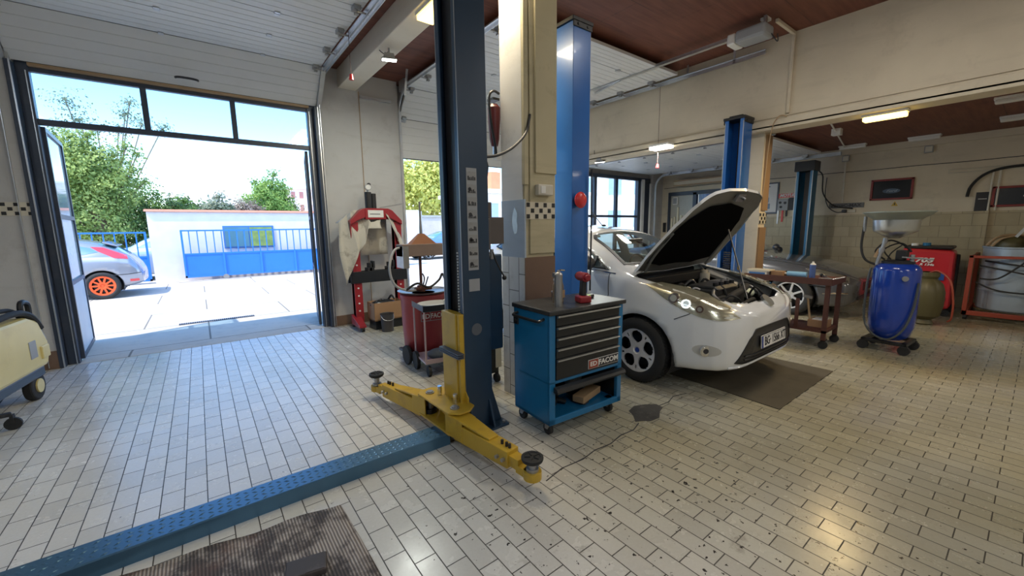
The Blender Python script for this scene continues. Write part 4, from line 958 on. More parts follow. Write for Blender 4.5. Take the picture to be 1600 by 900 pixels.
    for sx in (-.36, .36):
        q = MB(); q.hexa([(sx - .24, 2.15, .40), (sx + .24, 2.15, .40), (sx + .24, 2.62, .40), (sx - .24, 2.62, .40)], [(sx - .24, 2.15, .60), (sx + .24, 2.15, .60), (sx + .24, 2.60, .55), (sx - .24, 2.60, .55)])
        q.hexa([(sx - .22, 2.50, .55), (sx + .22, 2.50, .55), (sx + .22, 2.62, .55), (sx - .22, 2.62, .55)], [(sx - .18, 2.68, 1.10), (sx + .18, 2.68, 1.10), (sx + .18, 2.78, 1.10), (sx - .18, 2.78, 1.10)])
        q.box(sx - .12, sx + .12, 2.70, 2.80, 1.12, 1.29); q.build('front_seat', mat('dark_seat_cloth', (.035, .035, .04), .8) if sx < 0 else bpy.data.materials['dark_seat_cloth'], t, bev=.03)
    q = MB(); q.box(-.62, .62, 3.0, 3.4, .4, .62); q.hexa([(-.62, 3.30, .6), (.62, 3.30, .6), (.62, 3.42, .6), (-.62, 3.42, .6)], [(-.60, 3.40, 1.05), (.60, 3.40, 1.05), (.60, 3.48, 1.05), (-.60, 3.48, 1.05)]); q.build('rear_seat', bpy.data.materials['dark_seat_cloth'], t, bev=.03)
    g = [(.36 + .185 * math.cos(a), 1.66 + .06 * math.sin(a), .93 + .175 * math.sin(a)) for a in [2 * PI * k / 24 for k in range(25)]]
    MB().tube(g, .014, smooth=0).cyl((.36, 1.60, .90), (.36, 1.67, .93), .05).build('steering_wheel', M['black'], t)
    MB().box(-.12, .12, 1.46, 1.485, 1.26, 1.32).bar((0, 1.50, 1.3), (0, 1.56, 1.37), .02, .02).build('inner_mirror', M['black'], t, bev=.01)
    # engine bay
    m = MB(); m.add([(-.62, .20, .40), (.62, .20, .40), (.66, .97, .40), (-.66, .97, .40), (-.60, .14, .68), (.60, .14, .68), (.70, 1.0, .96), (-.70, 1.0, .96)], [(0, 1, 2, 3), (0, 1, 5, 4), (1, 2, 6, 5), (2, 3, 7, 6), (3, 0, 4, 7)])
    m.build('engine_bay_walls', M['drawer'], t, fix=False)
    for sg in (-1, 1): MB().hexa([(sg * .60, .25, .70), (sg * .68, .25, .70), (sg * .72, .97, .90), (sg * .62, .97, .90)], [(sg * .60, .25, .74), (sg * .66, .25, .79), (sg * .715, .97, .965), (sg * .62, .97, .93)]).build('wing_flange', mat('grey_inner_paint', (.25, .25, .24), .5) if sg < 0 else bpy.data.materials['grey_inner_paint'], t)
    m = MB().box(-.30, .28, .36, .78, .45, .80); m.box(-.26, .22, .40, .70, .80, .86); m.prism([(.38, .86), (.70, .86), (.66, .89), (.42, .89)], 'x', -.24, .18); m.build('engine_block', mat('engine_grey', (.07, .07, .07), .45, .4, dirt=.5, dcol=(.2, .18, .14), ds=9), t, bev=.012)
    for k in range(4): MB().cyl((-.18 + k * .11, .44, .885), (-.18 + k * .11, .44, .92), .022, n=12).build('ignition_coil', M['black'], t)
    m = MB().tube([(-.5, .30, .76), (-.38, .24, .80), (-.2, .26, .83), (.05, .30, .84), (.25, .34, .86)], .032, n=12); m.build('intake_hose', M['rubber'], t, smooth=True)
    m = MB().tube([(.30, .28, .72), (.1, .22, .76), (-.15, .2, .74), (-.4, .2, .70)], .02, n=10); m.build('coolant_hose', M['rubber'], t, smooth=True)
    MB().box(.36, .60, .62, .80, .56, .84).build('battery', M['drawer'], t, bev=.01); MB().box(.37, .59, .63, .79, .84, .86).cyl((.41, .66, .86), (.41, .66, .885), .012).cyl((.55, .66, .86), (.55, .66, .885), .012).build('battery_lid', M['steel'], t)
    MB().box(-.62, -.40, .50, .78, .55, .80).build('air_filter_box', M['black'], t, bev=.02)
    MB().cyl((.5, .90, .80), (.5, .90, .93), .06).cyl((.5, .90, .93), (.5, .90, .96), .035).build('brake_reservoir', M['offwhite'], t, bev=.004)
    MB().ell((.46, .42, .76), (.10, .07, .05)).build('washer_bottle', mat('translucent_white_plastic', (.62, .66, .50), .5), t, smooth=True)
    MB().box(.38, .48, .52, .58, .82, .86).build('fuse_cover', M['offwhite'], t, bev=.008)
    MB().box(-.46, -.22, .18, .26, .745, .765).build('front_cover_tag', bpy.data.materials['translucent_white_plastic'], t, bev=.006)
    MB().box(-.50, .50, .16, .24, .66, .725).build('slam_panel', M['drawer'], t, bev=.01)
    MB().box(-.58, .58, .92, 1.02, .86, .955).build('cowl_tray', M['black'], t, bev=.01)
    rnd = random.Random(3)
    for k in range(16):
        x = rnd.uniform(-.5, .5); y = rnd.uniform(.26, .85); a = rnd.uniform(0, 6.28)
        MB().tube([(x, y, .74), (x + .08 * math.cos(a), y + .06 * math.sin(a), .83 + rnd.random() * .06), (x + .2 * math.cos(a), y + .13 * math.sin(a), .82), (x + .26 * math.cos(a + .5), y + .17 * math.sin(a + .5), .74)], .008 + .008 * rnd.random(), n=7).build('wiring_loom', M['rubber'] if k % 3 else M['steel'], t, smooth=True)
    # bonnet, hinged at its rear edge
    hr = bpy.data.objects.new('bonnet', None); C.objects.link(hr); hr.parent = t; hr.location = (0, .99, 1.01); hr.rotation_euler = (-HOOD, 0, 0); hr.scale = (1, 1.10, 1); 
    off = Vector((0, -1.0, -.99))
    def sh(mb): mb.v = [tuple(Vector(v) + off) for v in mb.v]; return mb
    sh(c.patch(hood, 'z', 1, .004, rings=10, dens=.02, sink=.022)).build('bonnet_skin', white_paint, hr, smooth=True, fix=False)
    sh(c.patch(shr(hood, .985), 'z', 1, -.020, rings=8, dens=.03, sink=.012)).build('bonnet_inner_panel', mat('pale_inner_panel', (.17, .17, .155), .4, dirt=.5, dcol=(.06, .06, .055), ds=5), hr, smooth=True, fix=False)
    pad = [(-.34, .26), (0, .22), (.34, .26), (.50, .40), (.60, .62), (.60, .88), (.30, .94), (0, .93), (-.30, .94), (-.60, .88), (-.60, .62), (-.50, .40)]
    sh(c.patch(pad, 'z', 1, -.034, rings=6, dens=.04, sink=.03)).build('insulation_pad', mat('black_felt', (.004, .004, .004), 1., spec=.05), hr, smooth=True, fix=False)
    h, n = c.hit('z', 0, .15, 1); q = MB().box(-.07, .07, .12, .19, h.z - .06, h.z - .03).cyl((0, .15, h.z - .10), (0, .15, h.z - .05), .012); sh(q).build('bonnet_striker', M['steel'], hr, bev=.004)
    q = MB()
    for sg in (-1, 1): q = MB().tube([(sg * .58, .97, .95), (sg * .60, .80, .94), (sg * .56, .55, .905)], .014); sh(q).build('panel_rib', bpy.data.materials['pale_inner_panel'], hr)
    MB().bar((.02, .22, .74), (.075, .47, 1.42), .010, .010).build('bonnet_stay', M['steel'], t)
    for sg in (-1, 1): MB().bar((sg * .64, .98, .94), (sg * .63, 1.04, 1.0), .03, .02).build('bonnet_hinge', M['steel'], t)
    return t
HOOD = R(60)
M['lamp_cover'] = glass('lamp_cover_plastic', (.95, .95, .90), .06, .02)
white_car((4.25, 1.48, 0), 0, 1.055)
# ------------------------------------------------------------------ other cars
def simple_car(name, label, tab, L, wheels, r, paint, style, rimm, loc, rz, wins, extra=None, scale=1, group=None, rim_r=.215, track=.78, ws=None, rw=None, glassm=None):
    t = thing(name, label, 'car', loc, rz, group); t.scale = (scale,) * 3
    c = Car(tab, L, wheels, r, r * 1.15, n=110); gm = glassm or M['dark_glass']
    c.body(paint, t); c.arches(t, M['black'])
    for sg in (-1, 1):
        for nm, po in wins: c.patch(po, 'x', sg, .005, rings=5, dens=.05).build(nm, gm, t, smooth=True, fix=False)
        for wy in wheels: wheel(t, sg * track, wy, r, .20, rim_r, sg, style, rimm)
    if ws: c.patch(ws, 'z', 1, .005, rings=6, dens=.05).build('windscreen', gm, t, smooth=True, fix=False)
    if rw: c.patch(rw, 'z', 1, .005, rings=6, dens=.05).build('rear_window', gm, t, smooth=True, fix=False)
    if extra: extra(c, t)
    return t
M['dark_glass'] = mat('dark_window_glass', (.03, .05, .06), .05, spec=.9, coat=1)
M['blue_glass'] = mat('sky_blue_window_glass', (.10, .25, .32), .08, spec=.9, coat=1)
# dark grey saloon in the third bay
TS = [(0, .52, .32, .60, .46, .615, .40, .63), (.04, .66, .26, .64, .56, .66, .48, .68), (.12, .78, .20, .68, .64, .70, .56, .725), (.3, .845, .18, .74, .70, .76, .62, .80), (.6, .87, .18, .82, .73, .84, .66, .89), (1.0, .88, .18, .89, .75, .905, .67, .955), (1.45, .885, .18, .93, .77, .945, .68, .985),
      (1.6, .885, .18, .94, .775, .99, .68, 1.02), (1.95, .885, .18, .95, .78, 1.20, .62, 1.24), (2.3, .885, .18, .955, .78, 1.34, .57, 1.39), (2.7, .885, .18, .965, .78, 1.38, .555, 1.435), (3.2, .885, .18, .98, .77, 1.35, .54, 1.41), (3.6, .88, .19, .99, .76, 1.22, .53, 1.28), (3.9, .87, .20, 1.0, .74, 1.06, .56, 1.09), (4.3, .84, .24, .98, .70, 1.0, .60, 1.03), (4.5, .76, .30, .90, .62, .92, .52, .94), (4.56, .62, .38, .78, .5, .80, .42, .82)]
def saloon_extra(c, t):
    for sg in (-1, 1):
        hl = [(.10, .60), (.30, .62), (.52, .70), (.68, .80), (.50, .79), (.25, .73), (.12, .68)]
        c.patch(hl, 'x', sg, .004, rings=4, dens=.04).build('headlamp', M['funnel'], t, smooth=True, fix=False)
        c.patch(hl, 'x', sg, .010, rings=4, dens=.04).build('headlamp_cover', M['lamp_cover'], t, smooth=True, fix=False)
        c.strip([(.35, .52), (1.4, .60), (3, .62), (4.2, .62)], 'x', sg, .010, .004).build('side_rub_strip', M['drawer'], t)
        c.strip([(.40, .42), (.10, .44)], 'x', sg, .012, .004).build('bumper_trim', M['chrome'], t)
        c.strip([(1.52, .92), (1.50, .6), (1.55, .26)], 'x', sg, .004).build('door_shut_line', M['black'], t)
        c.strip([(.15, .70), (.5, .80), (1.0, .885), (1.45, .93)], 'x', sg, .004).build('bonnet_shut_line', M['black'], t)
        mirror_(t, sg, .80, 1.72, 1.02, bpy.data.materials['dark_grey_car_paint'])
    c.patch([(-.34, .46), (.34, .46), (.36, .60), (-.36, .60)], 'y', -1, .006, rings=3).build('radiator_grille', M['drawer'], t, fix=False)
    c.strip([(-.55, .35), (.55, .35)], 'y', -1, .03, .004).build('lower_intake', M['black'], t)
    MB().bar((-.6, 1.60, 1.04), (.0, 1.66, 1.06), .016, .016).build('wiper', M['black'], t)
simple_car('saloon_car', 'dark grey saloon car in the far bay behind the rusty bench trolley', TS, 4.56, (.86, 3.62), .335, mat('dark_grey_car_paint', (.11, .115, .13), .2, .4, var=.03, coat=.8), st_spokes(7, .36, .30, .88), mat('bright_alloy', (.72, .72, .74), .3, .6), (8.80, 1.68, 0), 0,
           [('front_side_window', [(1.78, .97), (2.15, 1.20), (2.35, 1.30), (2.72, 1.33), (2.72, .995)]), ('rear_side_window', [(2.78, .995), (2.78, 1.33), (3.3, 1.28), (3.65, 1.10), (3.6, 1.03)])], saloon_extra, 1.0, None, .235, .80,
           ws=[(-.66, 1.66), (-.55, 2.18), (0, 2.25), (.55, 2.18), (.66, 1.66), (0, 1.60)])
# hatchbacks outside
TH = [(0, .5, .32, .60, .44, .62, .38, .64), (.05, .66, .26, .66, .55, .68, .48, .70), (.2, .80, .20, .74, .66, .76, .58, .79), (.6, .84, .18, .84, .72, .86, .65, .90), (1.0, .85, .18, .92, .74, .935, .66, .97), (1.25, .85, .18, .95, .76, 1.0, .66, 1.03), (1.6, .85, .18, .96, .77, 1.22, .60, 1.26), (1.95, .85, .18, .97, .77, 1.35, .56, 1.40), (2.4, .85, .18, .98, .77, 1.38, .55, 1.44), (3.0, .85, .18, 1.0, .76, 1.35, .54, 1.42), (3.4, .85, .19, 1.02, .74, 1.26, .53, 1.34), (3.7, .84, .22, 1.02, .71, 1.13, .55, 1.20), (3.95, .82, .27, .96, .68, .985, .58, 1.02), (4.08, .76, .30, .78, .64, .80, .55, .82), (4.15, .66, .34, .62, .54, .635, .45, .65)]
ORW = mat('orange_red_rim', (.85, .10, .02), .35)
def focus_extra(c, t):
    for sg in (-1, 1):
        c.patch([(3.30, 1.22), (3.50, 1.20), (3.90, 1.00), (3.93, .92), (3.70, .95), (3.42, 1.12)], 'x', sg, .008, rings=4, dens=.04).build('tail_lamp', mat('red_lamp_glass', (.75, .05, .06), .15, coat=1) if sg < 0 else bpy.data.materials['red_lamp_glass'], t, smooth=True, fix=False)
        c.patch([(3.92, .38), (4.08, .38), (4.08, .44), (3.92, .44)], 'x', sg, .005, rings=3, dens=.04).build('rear_reflector', bpy.data.materials['red_lamp_glass'], t, fix=False)
        c.strip([(3.62, .55), (3.9, .56), (4.12, .58)], 'x', sg, .008, .003).build('bumper_line', M['drawer'], t)
    c.patch([(-.25, .66), (.25, .66), (.25, .78), (-.25, .78)], 'y', 1, .006, rings=3).build('rear_plate', M['paper'], t, fix=False)
    MB().hexa([(-.5, 3.50, 1.30), (.5, 3.50, 1.30), (.5, 3.72, 1.22), (-.5, 3.72, 1.22)], [(-.5, 3.50, 1.34), (.5, 3.50, 1.34), (.5, 3.74, 1.25), (-.5, 3.74, 1.25)]).build('roof_spoiler', bpy.data.materials['silver_car_paint'], t, bev=.01)
simple_car('hatchback_car', 'silver grey hatchback with orange-red wheels parked in the sunny yard', TH, 4.15, (.86, 3.44), .315, mat('silver_car_paint', (.36, .38, .43), .25, .5, var=.03, coat=.7), st_spokes(10, .62, .36, .80, .1), ORW, (-5.32, 14.15, 0), R(-90),
           [('rear_side_window', [(2.45, 1.02), (2.45, 1.30), (3.0, 1.28), (3.30, 1.19), (3.42, 1.10), (3.2, 1.05)]), ('front_side_window', [(1.45, 1.0), (1.85, 1.25), (2.37, 1.32), (2.37, 1.02)])], focus_extra, 1.0, None, .235, .76,
           rw=[(-.48, 3.42), (.48, 3.42), (.52, 3.88), (-.52, 3.88)], glassm=M['blue_glass'])
pale = mat('pale_blue_car_paint', (.42, .52, .66), .22, .2, var=.03, coat=.7)
plain_w = [('rear_side_window', [(2.45, 1.02), (2.45, 1.30), (3.0, 1.28), (3.35, 1.15), (3.3, 1.06)]), ('front_side_window', [(1.45, 1.0), (1.85, 1.25), (2.37, 1.32), (2.37, 1.02)])]
simple_car('parked_car', 'pale car parked outside behind the left blue yard gate', TH, 4.15, (.86, 3.34), .31, pale, st_spokes(5, .4), M['steel'], (-3.1, 18.2, 0), R(-90), plain_w, None, 1.05, None, .22, .76, ws=[(-.64, 1.30), (-.52, 1.86), (.52, 1.86), (.64, 1.30), (0, 1.25)], rw=[(-.48, 3.42), (.48, 3.42), (.52, 3.88), (-.52, 3.88)], glassm=M['blue_glass'])
simple_car('parked_car', 'blue car parked outside beyond the second garage doorway', TH, 4.15, (.86, 3.34), .31, mat('mid_blue_car_paint', (.13, .24, .46), .22, .2, var=.03, coat=.7), st_spokes(5, .4), M['steel'], (8.2, 19.4, 0), R(-90), plain_w, None, 1.0, None, .22, .76, ws=[(-.64, 1.30), (-.52, 1.86), (.52, 1.86), (.64, 1.30), (0, 1.25)], rw=[(-.48, 3.42), (.48, 3.42), (.52, 3.88), (-.52, 3.88)], glassm=M['blue_glass'])
# ------------------------------------------------------------------ yard: walls, gates, trees, buildings
t = thing('garden_wall', 'long white rendered yard wall with terracotta coping', 'wall', (5, 16.3, 0))
MB().box(-6.15, 1.75, 0, .22, 0, 2.16).build('wall_body', mat('white_render', (.72, .69, .72), .8, dirt=.2, dcol=(.6, .57, .55)), t)
m = MB(); m.prism([(-.07, 2.16), (.11, 2.23), (.29, 2.16)], 'x', -6.2, 1.8)
m.build('coping', mat('terracotta', (.55, .22, .13), .8, dirt=.3), t)
t = thing('wall_window', 'dark window with mirrored green foliage painted on its pane in the white yard wall', 'window', (1.38, 16.3, 1.02))
MB().box(-.72, .72, -.04, .0, -.03, .70).build('window_frame', mat('blue_window_frame', (.06, .18, .42), .5), t, bev=.01)
MB().box(-.67, -.02, -.05, -.04, .02, .65).build('window_pane', M['blue_glass'], t); MB().box(.02, .67, -.05, -.04, .02, .65).build('window_pane', mat('painted_leaf_reflection', (.05, .16, .12), .15, col2=(.45, .55, .10), vs=7), t)  # right pane: reflected foliage painted in as mottled green
gb = mat('gate_blue_paint', (.03, .20, .62), .4, dirt=.25, dcol=(.02, .12, .40), ds=3)
def gate(label, x0, x1, y, z0, zm, zt, nb, npan, wheels=True):
    t = wthing('yard_gate', label, 'gate', (x0, y, 0)); f = MB()
    f.box(x0, x1, y - .025, y + .025, zt - .045, zt).box(x0, x1, y - .025, y + .025, zm - .03, zm + .02).box(x0, x1, y - .03, y + .03, z0, z0 + .06).box(x0, x0 + .05, y - .03, y + .03, z0, zt).box(x1 - .05, x1, y - .03, y + .03, z0, zt)
    for k in range(1, npan): x = x0 + (x1 - x0) * k / npan; f.box(x - .03, x + .03, y - .045, y + .02, z0, zm)
    f.build('gate_frame', gb, t)
    for k in range(npan):
        a = x0 + (x1 - x0) * k / npan; MB().box(a + .03, x0 + (x1 - x0) * (k + 1) / npan - .03, y - .012, y + .012, z0 + .06, zm - .03).build('gate_panel', gb, t)
    for k in range(1, nb): x = x0 + (x1 - x0) * k / nb; MB().box(x - .014, x + .014, y - .012, y + .012, zm, zt - .04).build('gate_bar', gb, t)
    if wheels:
        for q in (.2, .72): x = x0 + (x1 - x0) * q; MB().cyl((x, y - .05, .10), (x, y - .02, .10), .08, n=20).build('gate_wheel', M['steel'], t)
    return t
gate('long blue sliding yard gate with solid lower panels in front of the white wall', -.42, 4.7, 16.02, .13, .86, 1.60, 25, 5)
gate('blue yard gate with bars left of the white wall, behind the silver hatchback', -5.6, -1.22, 16.35, .08, .82, 1.56, 19, 4, False)
tag(MB().box(-.6, 6.5, 15.9, 16.10, -.004, .03).build('gate_track', M['concrete']), 'low concrete strip carrying the rail of the sliding gate', 'track')
def leafmat(name, c1, c2):
    m = bpy.data.materials.new(name); m.use_nodes = True; nt = m.node_tree; b = nt.nodes['Principled BSDF']; oi = nt.nodes.new('ShaderNodeTexNoise'); tc = nt.nodes.new('ShaderNodeTexCoord'); nt.links.new(tc.outputs['Object'], oi.inputs['Vector']); oi.inputs['Scale'].default_value = 1.6; oi.inputs['Detail'].default_value = 8
    rp = nt.nodes.new('ShaderNodeMapRange'); rp.inputs[1].default_value = .38; rp.inputs[2].default_value = .62; nt.links.new(oi.outputs['Fac'], rp.inputs[0])
    mx = nt.nodes.new('ShaderNodeMix'); mx.data_type = 'RGBA'; mx.inputs['A'].default_value = (*c1, 1); mx.inputs['B'].default_value = (*c2, 1); nt.links.new(rp.outputs[0], mx.inputs['Factor']); nt.links.new(mx.outputs['Result'], b.inputs['Base Color']); b.inputs['Roughness'].default_value = .6
    tr = nt.nodes.new('ShaderNodeBsdfTranslucent'); nt.links.new(mx.outputs['Result'], tr.inputs[0]); ms = nt.nodes.new('ShaderNodeMixShader'); ms.inputs[0].default_value = .4; nt.links.new(b.outputs[0], ms.inputs[1]); nt.links.new(tr.outputs[0], ms.inputs[2]); nt.links.new(ms.outputs[0], nt.nodes['Material Output'].inputs[0])
    return m
bark = mat('bark', (.20, .15, .10), .9, bump=.4)
def tree(label, loc, h, blobs, n, leaf, lm, seed, name='tree', sparse=()):
    rnd = random.Random(seed); t = thing(name, label, 'tree', loc)
    m = MB(); m.tube([(0, 0, 0), (.1, .05, h * .3), (-.05, .1, h * .6)], .16, n=8)
    for (x, y, z, r) in blobs + list(sparse): m.tube([(0, 0, h * .25), (x * .5, y * .5, (z + h * .3) / 2), (x, y, z)], .022, n=5)
    m.build('trunk', bark, t, smooth=True)
    V = []; F = []
    tot = sum(b[3] ** 2 for b in blobs)
    def leafs(bx, by, bz, br, cnt, shell):
        for _ in range(cnt):
            while True:
                d = Vector((rnd.gauss(0, 1), rnd.gauss(0, 1), rnd.gauss(0, 1)))
                if d.length > .01: break
            d.normalize(); rr = br * (rnd.uniform(shell, 1.06)) * (1 + .22 * math.sin(d.x * 7 + bx) * math.sin(d.z * 6 + by) + .12 * math.sin(d.y * 15))
            c = Vector((bx, by, bz)) + Vector((d.x * rr, d.y * rr, d.z * rr * .85)); 
            if c.z < .1: continue
            nrm = (d + Vector((rnd.uniform(-1, 1), rnd.uniform(-1, 1), rnd.uniform(-.4, 1)))).normalized(); a = nrm.orthogonal().normalized(); b = nrm.cross(a); th = rnd.uniform(0, 6.28); a2 = a * math.cos(th) + b * math.sin(th); b2 = nrm.cross(a2)
            l = leaf * rnd.uniform(.6, 1.3); w = l * .5; k = len(V)
            V.extend([c - a2 * l, c + b2 * w, c + a2 * l, c - b2 * w]); F.append((k, k + 1, k + 2, k + 3))
    for (bx, by, bz, br) in blobs: leafs(bx, by, bz, br, int(n * br * br / tot), .55)
    for (bx, by, bz, br) in sparse: leafs(bx, by, bz, br, int(300 * br), .1)
    mb = MB(); mb.add(V, F); mb.build('foliage', lm, t, fix=False)
    return t
g1 = leafmat('yellow_green_leaves', (.16, .25, .06), (.46, .55, .16)); g2 = leafmat('deep_green_leaves', (.07, .13, .04), (.20, .32, .07)); g3 = leafmat('fresh_green_leaves', (.13, .25, .05), (.34, .50, .12)); g4 = leafmat('dry_pinkish_twigs', (.32, .25, .20), (.45, .37, .30)); g5 = leafmat('sunlit_yellow_leaves', (.42, .46, .10), (.75, .72, .22)); g6 = leafmat('grey_green_leaves', (.16, .20, .11), (.34, .38, .26))
tree('tall bright green tree left beyond the yard gate, reaching the transom', (-2.9, 21.5, 0), 5.2, [(-.7, 0, 3.6, 1.35), (.1, .0, 3.9, 1.15), (-1.6, .3, 3.2, 1.6), (.5, 0, 3.1, 1.0), (-.2, 0, 2.0, 1.3), (-.5, 0, 4.7, .75)], 30000, .058, g1, 1, sparse=[(1.1, 0, 4.75, .55), (1.4, 0, 4.5, .35), (.7, 0, 4.4, .55), (1.2, 0, 3.9, .4), (1.5, 0, 3.5, .4), (.1, 0, 5.1, .4)])
tree('grey-green tree top showing through the left transom pane', (-2.9, 25.5, 0), 6.4, [(-.3, 0, 4.0, 1.0)], 5000, .06, g6, 21, sparse=[(-.9, 0, 7.0, .8), (-.6, 0, 6.3, .8), (.9, 0, 6.8, .55), (1.4, 0, 6.4, .5), (1.1, 0, 7.3, .4), (2.1, 0, 6.3, .5), (.6, 0, 6.1, .5), (-.1, 0, 6.0, .5)])
tree('dark green bushy hedge tree beyond the left gate and wall', (-2.6, 23.8, 0), 3.5, [(0, 0, 1.8, 1.6), (-1.6, .0, 1.9, 1.6), (1.2, .0, 1.8, 1.2), (.4, 0, 2.6, .9), (-2.6, 0, 1.8, 1.3), (2.1, 0, 2.0, .85), (1.3, 0, 2.5, .8)], 26000, .062, g2, 2, sparse=[(1.3, 0, 3.2, .45), (.8, 0, 3.5, .5), (1.9, 0, 2.7, .4)])
tree('low dark tree sloping down behind the wall beside the hedge', (-.2, 27.5, 0), 3.2, [(-.3, 0, 2.2, 1.2), (.5, 0, 1.9, .9)], 6000, .09, g2, 3, sparse=[(-.2, 0, 3.1, .5), (.7, 0, 2.7, .4)])
tree('round fresh green tree above the middle of the white wall', (3.35, 27.6, 0), 4.8, [(0, 0, 3.0, 1.3), (.35, 0, 3.8, .9), (.6, 0, 2.6, 1.1)], 16000, .07, g3, 4, sparse=[(.5, 0, 4.8, .5), (-.5, 0, 4.3, .4)])
tree('dry pinkish-brown shrub left of the round green tree above the wall', (1.9, 26.0, 0), 3.8, [(.2, 0, 2.5, .8), (.5, 0, 2.2, .8)], 4500, .07, g4, 5)
tree('small grey-green tree at the left of the dry shrub above the wall', (.9, 24.9, 0), 3.6, [(0, 0, 2.5, .7)], 1800, .08, g6, 6, sparse=[(.1, 0, 3.2, .4)])
tree('large sunlit yellow-green tree beyond the second doorway', (15.5, 31, 0), 9, [(0, 0, 4.6, 3.2), (2.6, 0, 5, 2.6), (-2.2, 0, 5.0, 2.3), (1, 0, 6.8, 1.8)], 13000, .17, g5, 7)
def flats(name, label, x, y, w, d, h, nx, nz, wallc, winc, rz=0, z0=0, roof=None):
    t = thing(name, label, 'building', (x, y, 0), rz)
    MB().box(0, w, 0, d, 0, h).build('wall', wallc, t)
    for i in range(nx):
        for k in range(nz):
            a = w * (i + .25) / nx; b = w * (i + .75) / nx; z = z0 + (h - z0) * (k + .28) / nz; zz = z0 + (h - z0) * (k + .80) / nz
            o = MB().box(a - .06, b + .06, -.06, 0, z - .06, zz + .06).build('window', M['white'], t); MB().box(a, b, -.08, -.06, z, zz).build('pane', winc, o)
    MB().box(-.2, w + .2, -.3, d, h, h + .25).build('roof_edge', roof or M['white'], t)
    return t
wc = mat('bleached_wall', (.85, .83, .80), .8); pk = mat('pinkish_wall', (.80, .62, .58), .8); pn = mat('grey_blue_pane', (.28, .38, .50), .2); rd = mat('dull_red_pane', (.45, .18, .16), .5)
flats('apartment_block', 'pale apartment block with windows beyond the third bay window', 26.5, 28.5, 22, 10, 6.6, 9, 2, wc, pn, R(-35), .6)
flats('distant_block', 'distant pinkish apartment block above the right end of the yard wall', 10.2, 62, 6, 5, 7.0, 6, 3, pk, rd, 0, 2)
flats('distant_block', 'distant pale block above the wall, left of the dry shrub', -3.0, 75, 8, 6, 7.6, 5, 3, wc, pk, 0, 2)
flats('orange_building', 'low building with an orange brick chimney seen beside the pillar', 13.2, 21, 9, 6, 3.6, 4, 1, wc, pn, R(-10), .6)
tag(MB().box(14.9, 15.6, 21.4, 21.9, 3.83, 5.0).build('brick_chimney', mat('orange_brick', (.70, .28, .14), .8)), 'orange brick chimney beside the white pillar', 'chimney')
t = thing('white_signboard', 'blank white board on a post beyond the second doorway, before the tree', 'board', (9.7, 21.3, 0)); MB().box(-.85, .25, -.03, .03, 1.0, 2.55).build('board', wc, t); MB().box(.25, .33, -.05, .05, 0, 2.5).build('post', M['steel'], t)
t = thing('garden_wall', 'low grey stone wall under the yellow-green tree, beyond the second doorway', 'wall', (10, 22.5, 0)); MB().box(.6, 9, 0, .3, 0, 2.2).build('wall_body', mat('stone_wall', (.55, .50, .46), .9, dirt=.5, dcol=(.3, .26, .22), ds=5), t); MB().box(.5, 9, -.05, .35, 2.2, 2.32).build('coping', M['steel'], t)
# ------------------------------------------------------------------ workshop equipment
# hydraulic press against the pier
Pz = thing('hydraulic_press', 'red floor-standing hydraulic press against the wall between the doorways', 'press', (1.84, 6.42, 0)); Pz.scale = (1.15, 1, 1)
for x in (0, .60):
    m = MB().box(x, x + .11, 0, .10, .10, 1.66); m.box(x, x + .012, -.02, .12, .10, 1.62); u = m.build('upright', M['red'], Pz, bev=.005)
    h = MB()
    for k in range(11): MB().cyl((x + .055, -.006, .28 + k * .12), (x + .055, .0, .28 + k * .12), .013, n=10).build('pin_hole', M['paper'], u)
m = MB().prism([(0, 1.62), (.0, 1.68), (.14, 1.84), (.20, 1.87), (.52, 1.87), (.58, 1.84), (.71, 1.68), (.71, 1.62), (.58, 1.70), (.52, 1.73), (.20, 1.73), (.13, 1.70)], 'y', -.04, .13); m.box(.20, .52, -.05, .14, 1.70, 1.87); m.build('crosshead', M['red'], Pz, bev=.006)
MB().box(.235, .445, -.056, -.05, 1.73, 1.84).build('rating_label', M['paper'], Pz); MB().box(.26, .40, -.058, -.056, 1.775, 1.785).build('label_line', M['ink'], Pz)
MB().box(.24, .47, -.03, .10, 1.66, 1.71).cyl((.35, .03, 1.57), (.35, .03, 1.68), .035, n=16).build('ram', M['black'], Pz, bev=.004)
MB().cyl((.28, .05, 1.87), (.28, .05, 2.12), .045, n=20).box(.33, .38, .02, .08, 1.87, 2.10).build('hydraulic_cylinder', M['black'], Pz, bev=.005)
MB().cyl((.28, .01, 2.19), (.28, .05, 2.19), .045, n=24).cyl((.28, .05, 2.12), (.28, .05, 2.16), .012).build('pressure_gauge', M['steel'], Pz); MB().cyl((.28, .006, 2.19), (.28, .01, 2.19), .036, n=24).build('gauge_dial', M['paper'], Pz)
MB().bar((.42, .02, 1.88), (.74, -.04, 1.95), .022, .022).build('pump_handle', M['steel'], Pz)
MB().box(-.04, .75, -.03, .0, .72, .90).box(-.04, .75, .10, .13, .72, .90).build('press_bed', M['drawer'], Pz, bev=.004)
for x in (.22, .50): MB().box(x, x + .035, -.02, .12, .90, 1.02).box(x - .03, x + .065, -.02, .12, .90, .95).box(x + .05, x + .075, -.02, .12, .94, 1.05).build('vee_block', M['black'], Pz, bev=.003)
for x in (-.04, .64):
    f = MB().hexa([(x, -.30, .07), (x + .09, -.30, .07), (x + .11, .10, .07), (x - .0, .10, .07)], [(x, -.30, .10), (x + .09, -.30, .10), (x + .11, .10, .22), (x, .10, .22)]).build('foot', M['red'], Pz, bev=.004)
    MB().cyl((x + .03, -.25, .05), (x + .07, -.25, .05), .05, n=20).build('caster_wheel', M['rubber'], Pz, bev=.005)
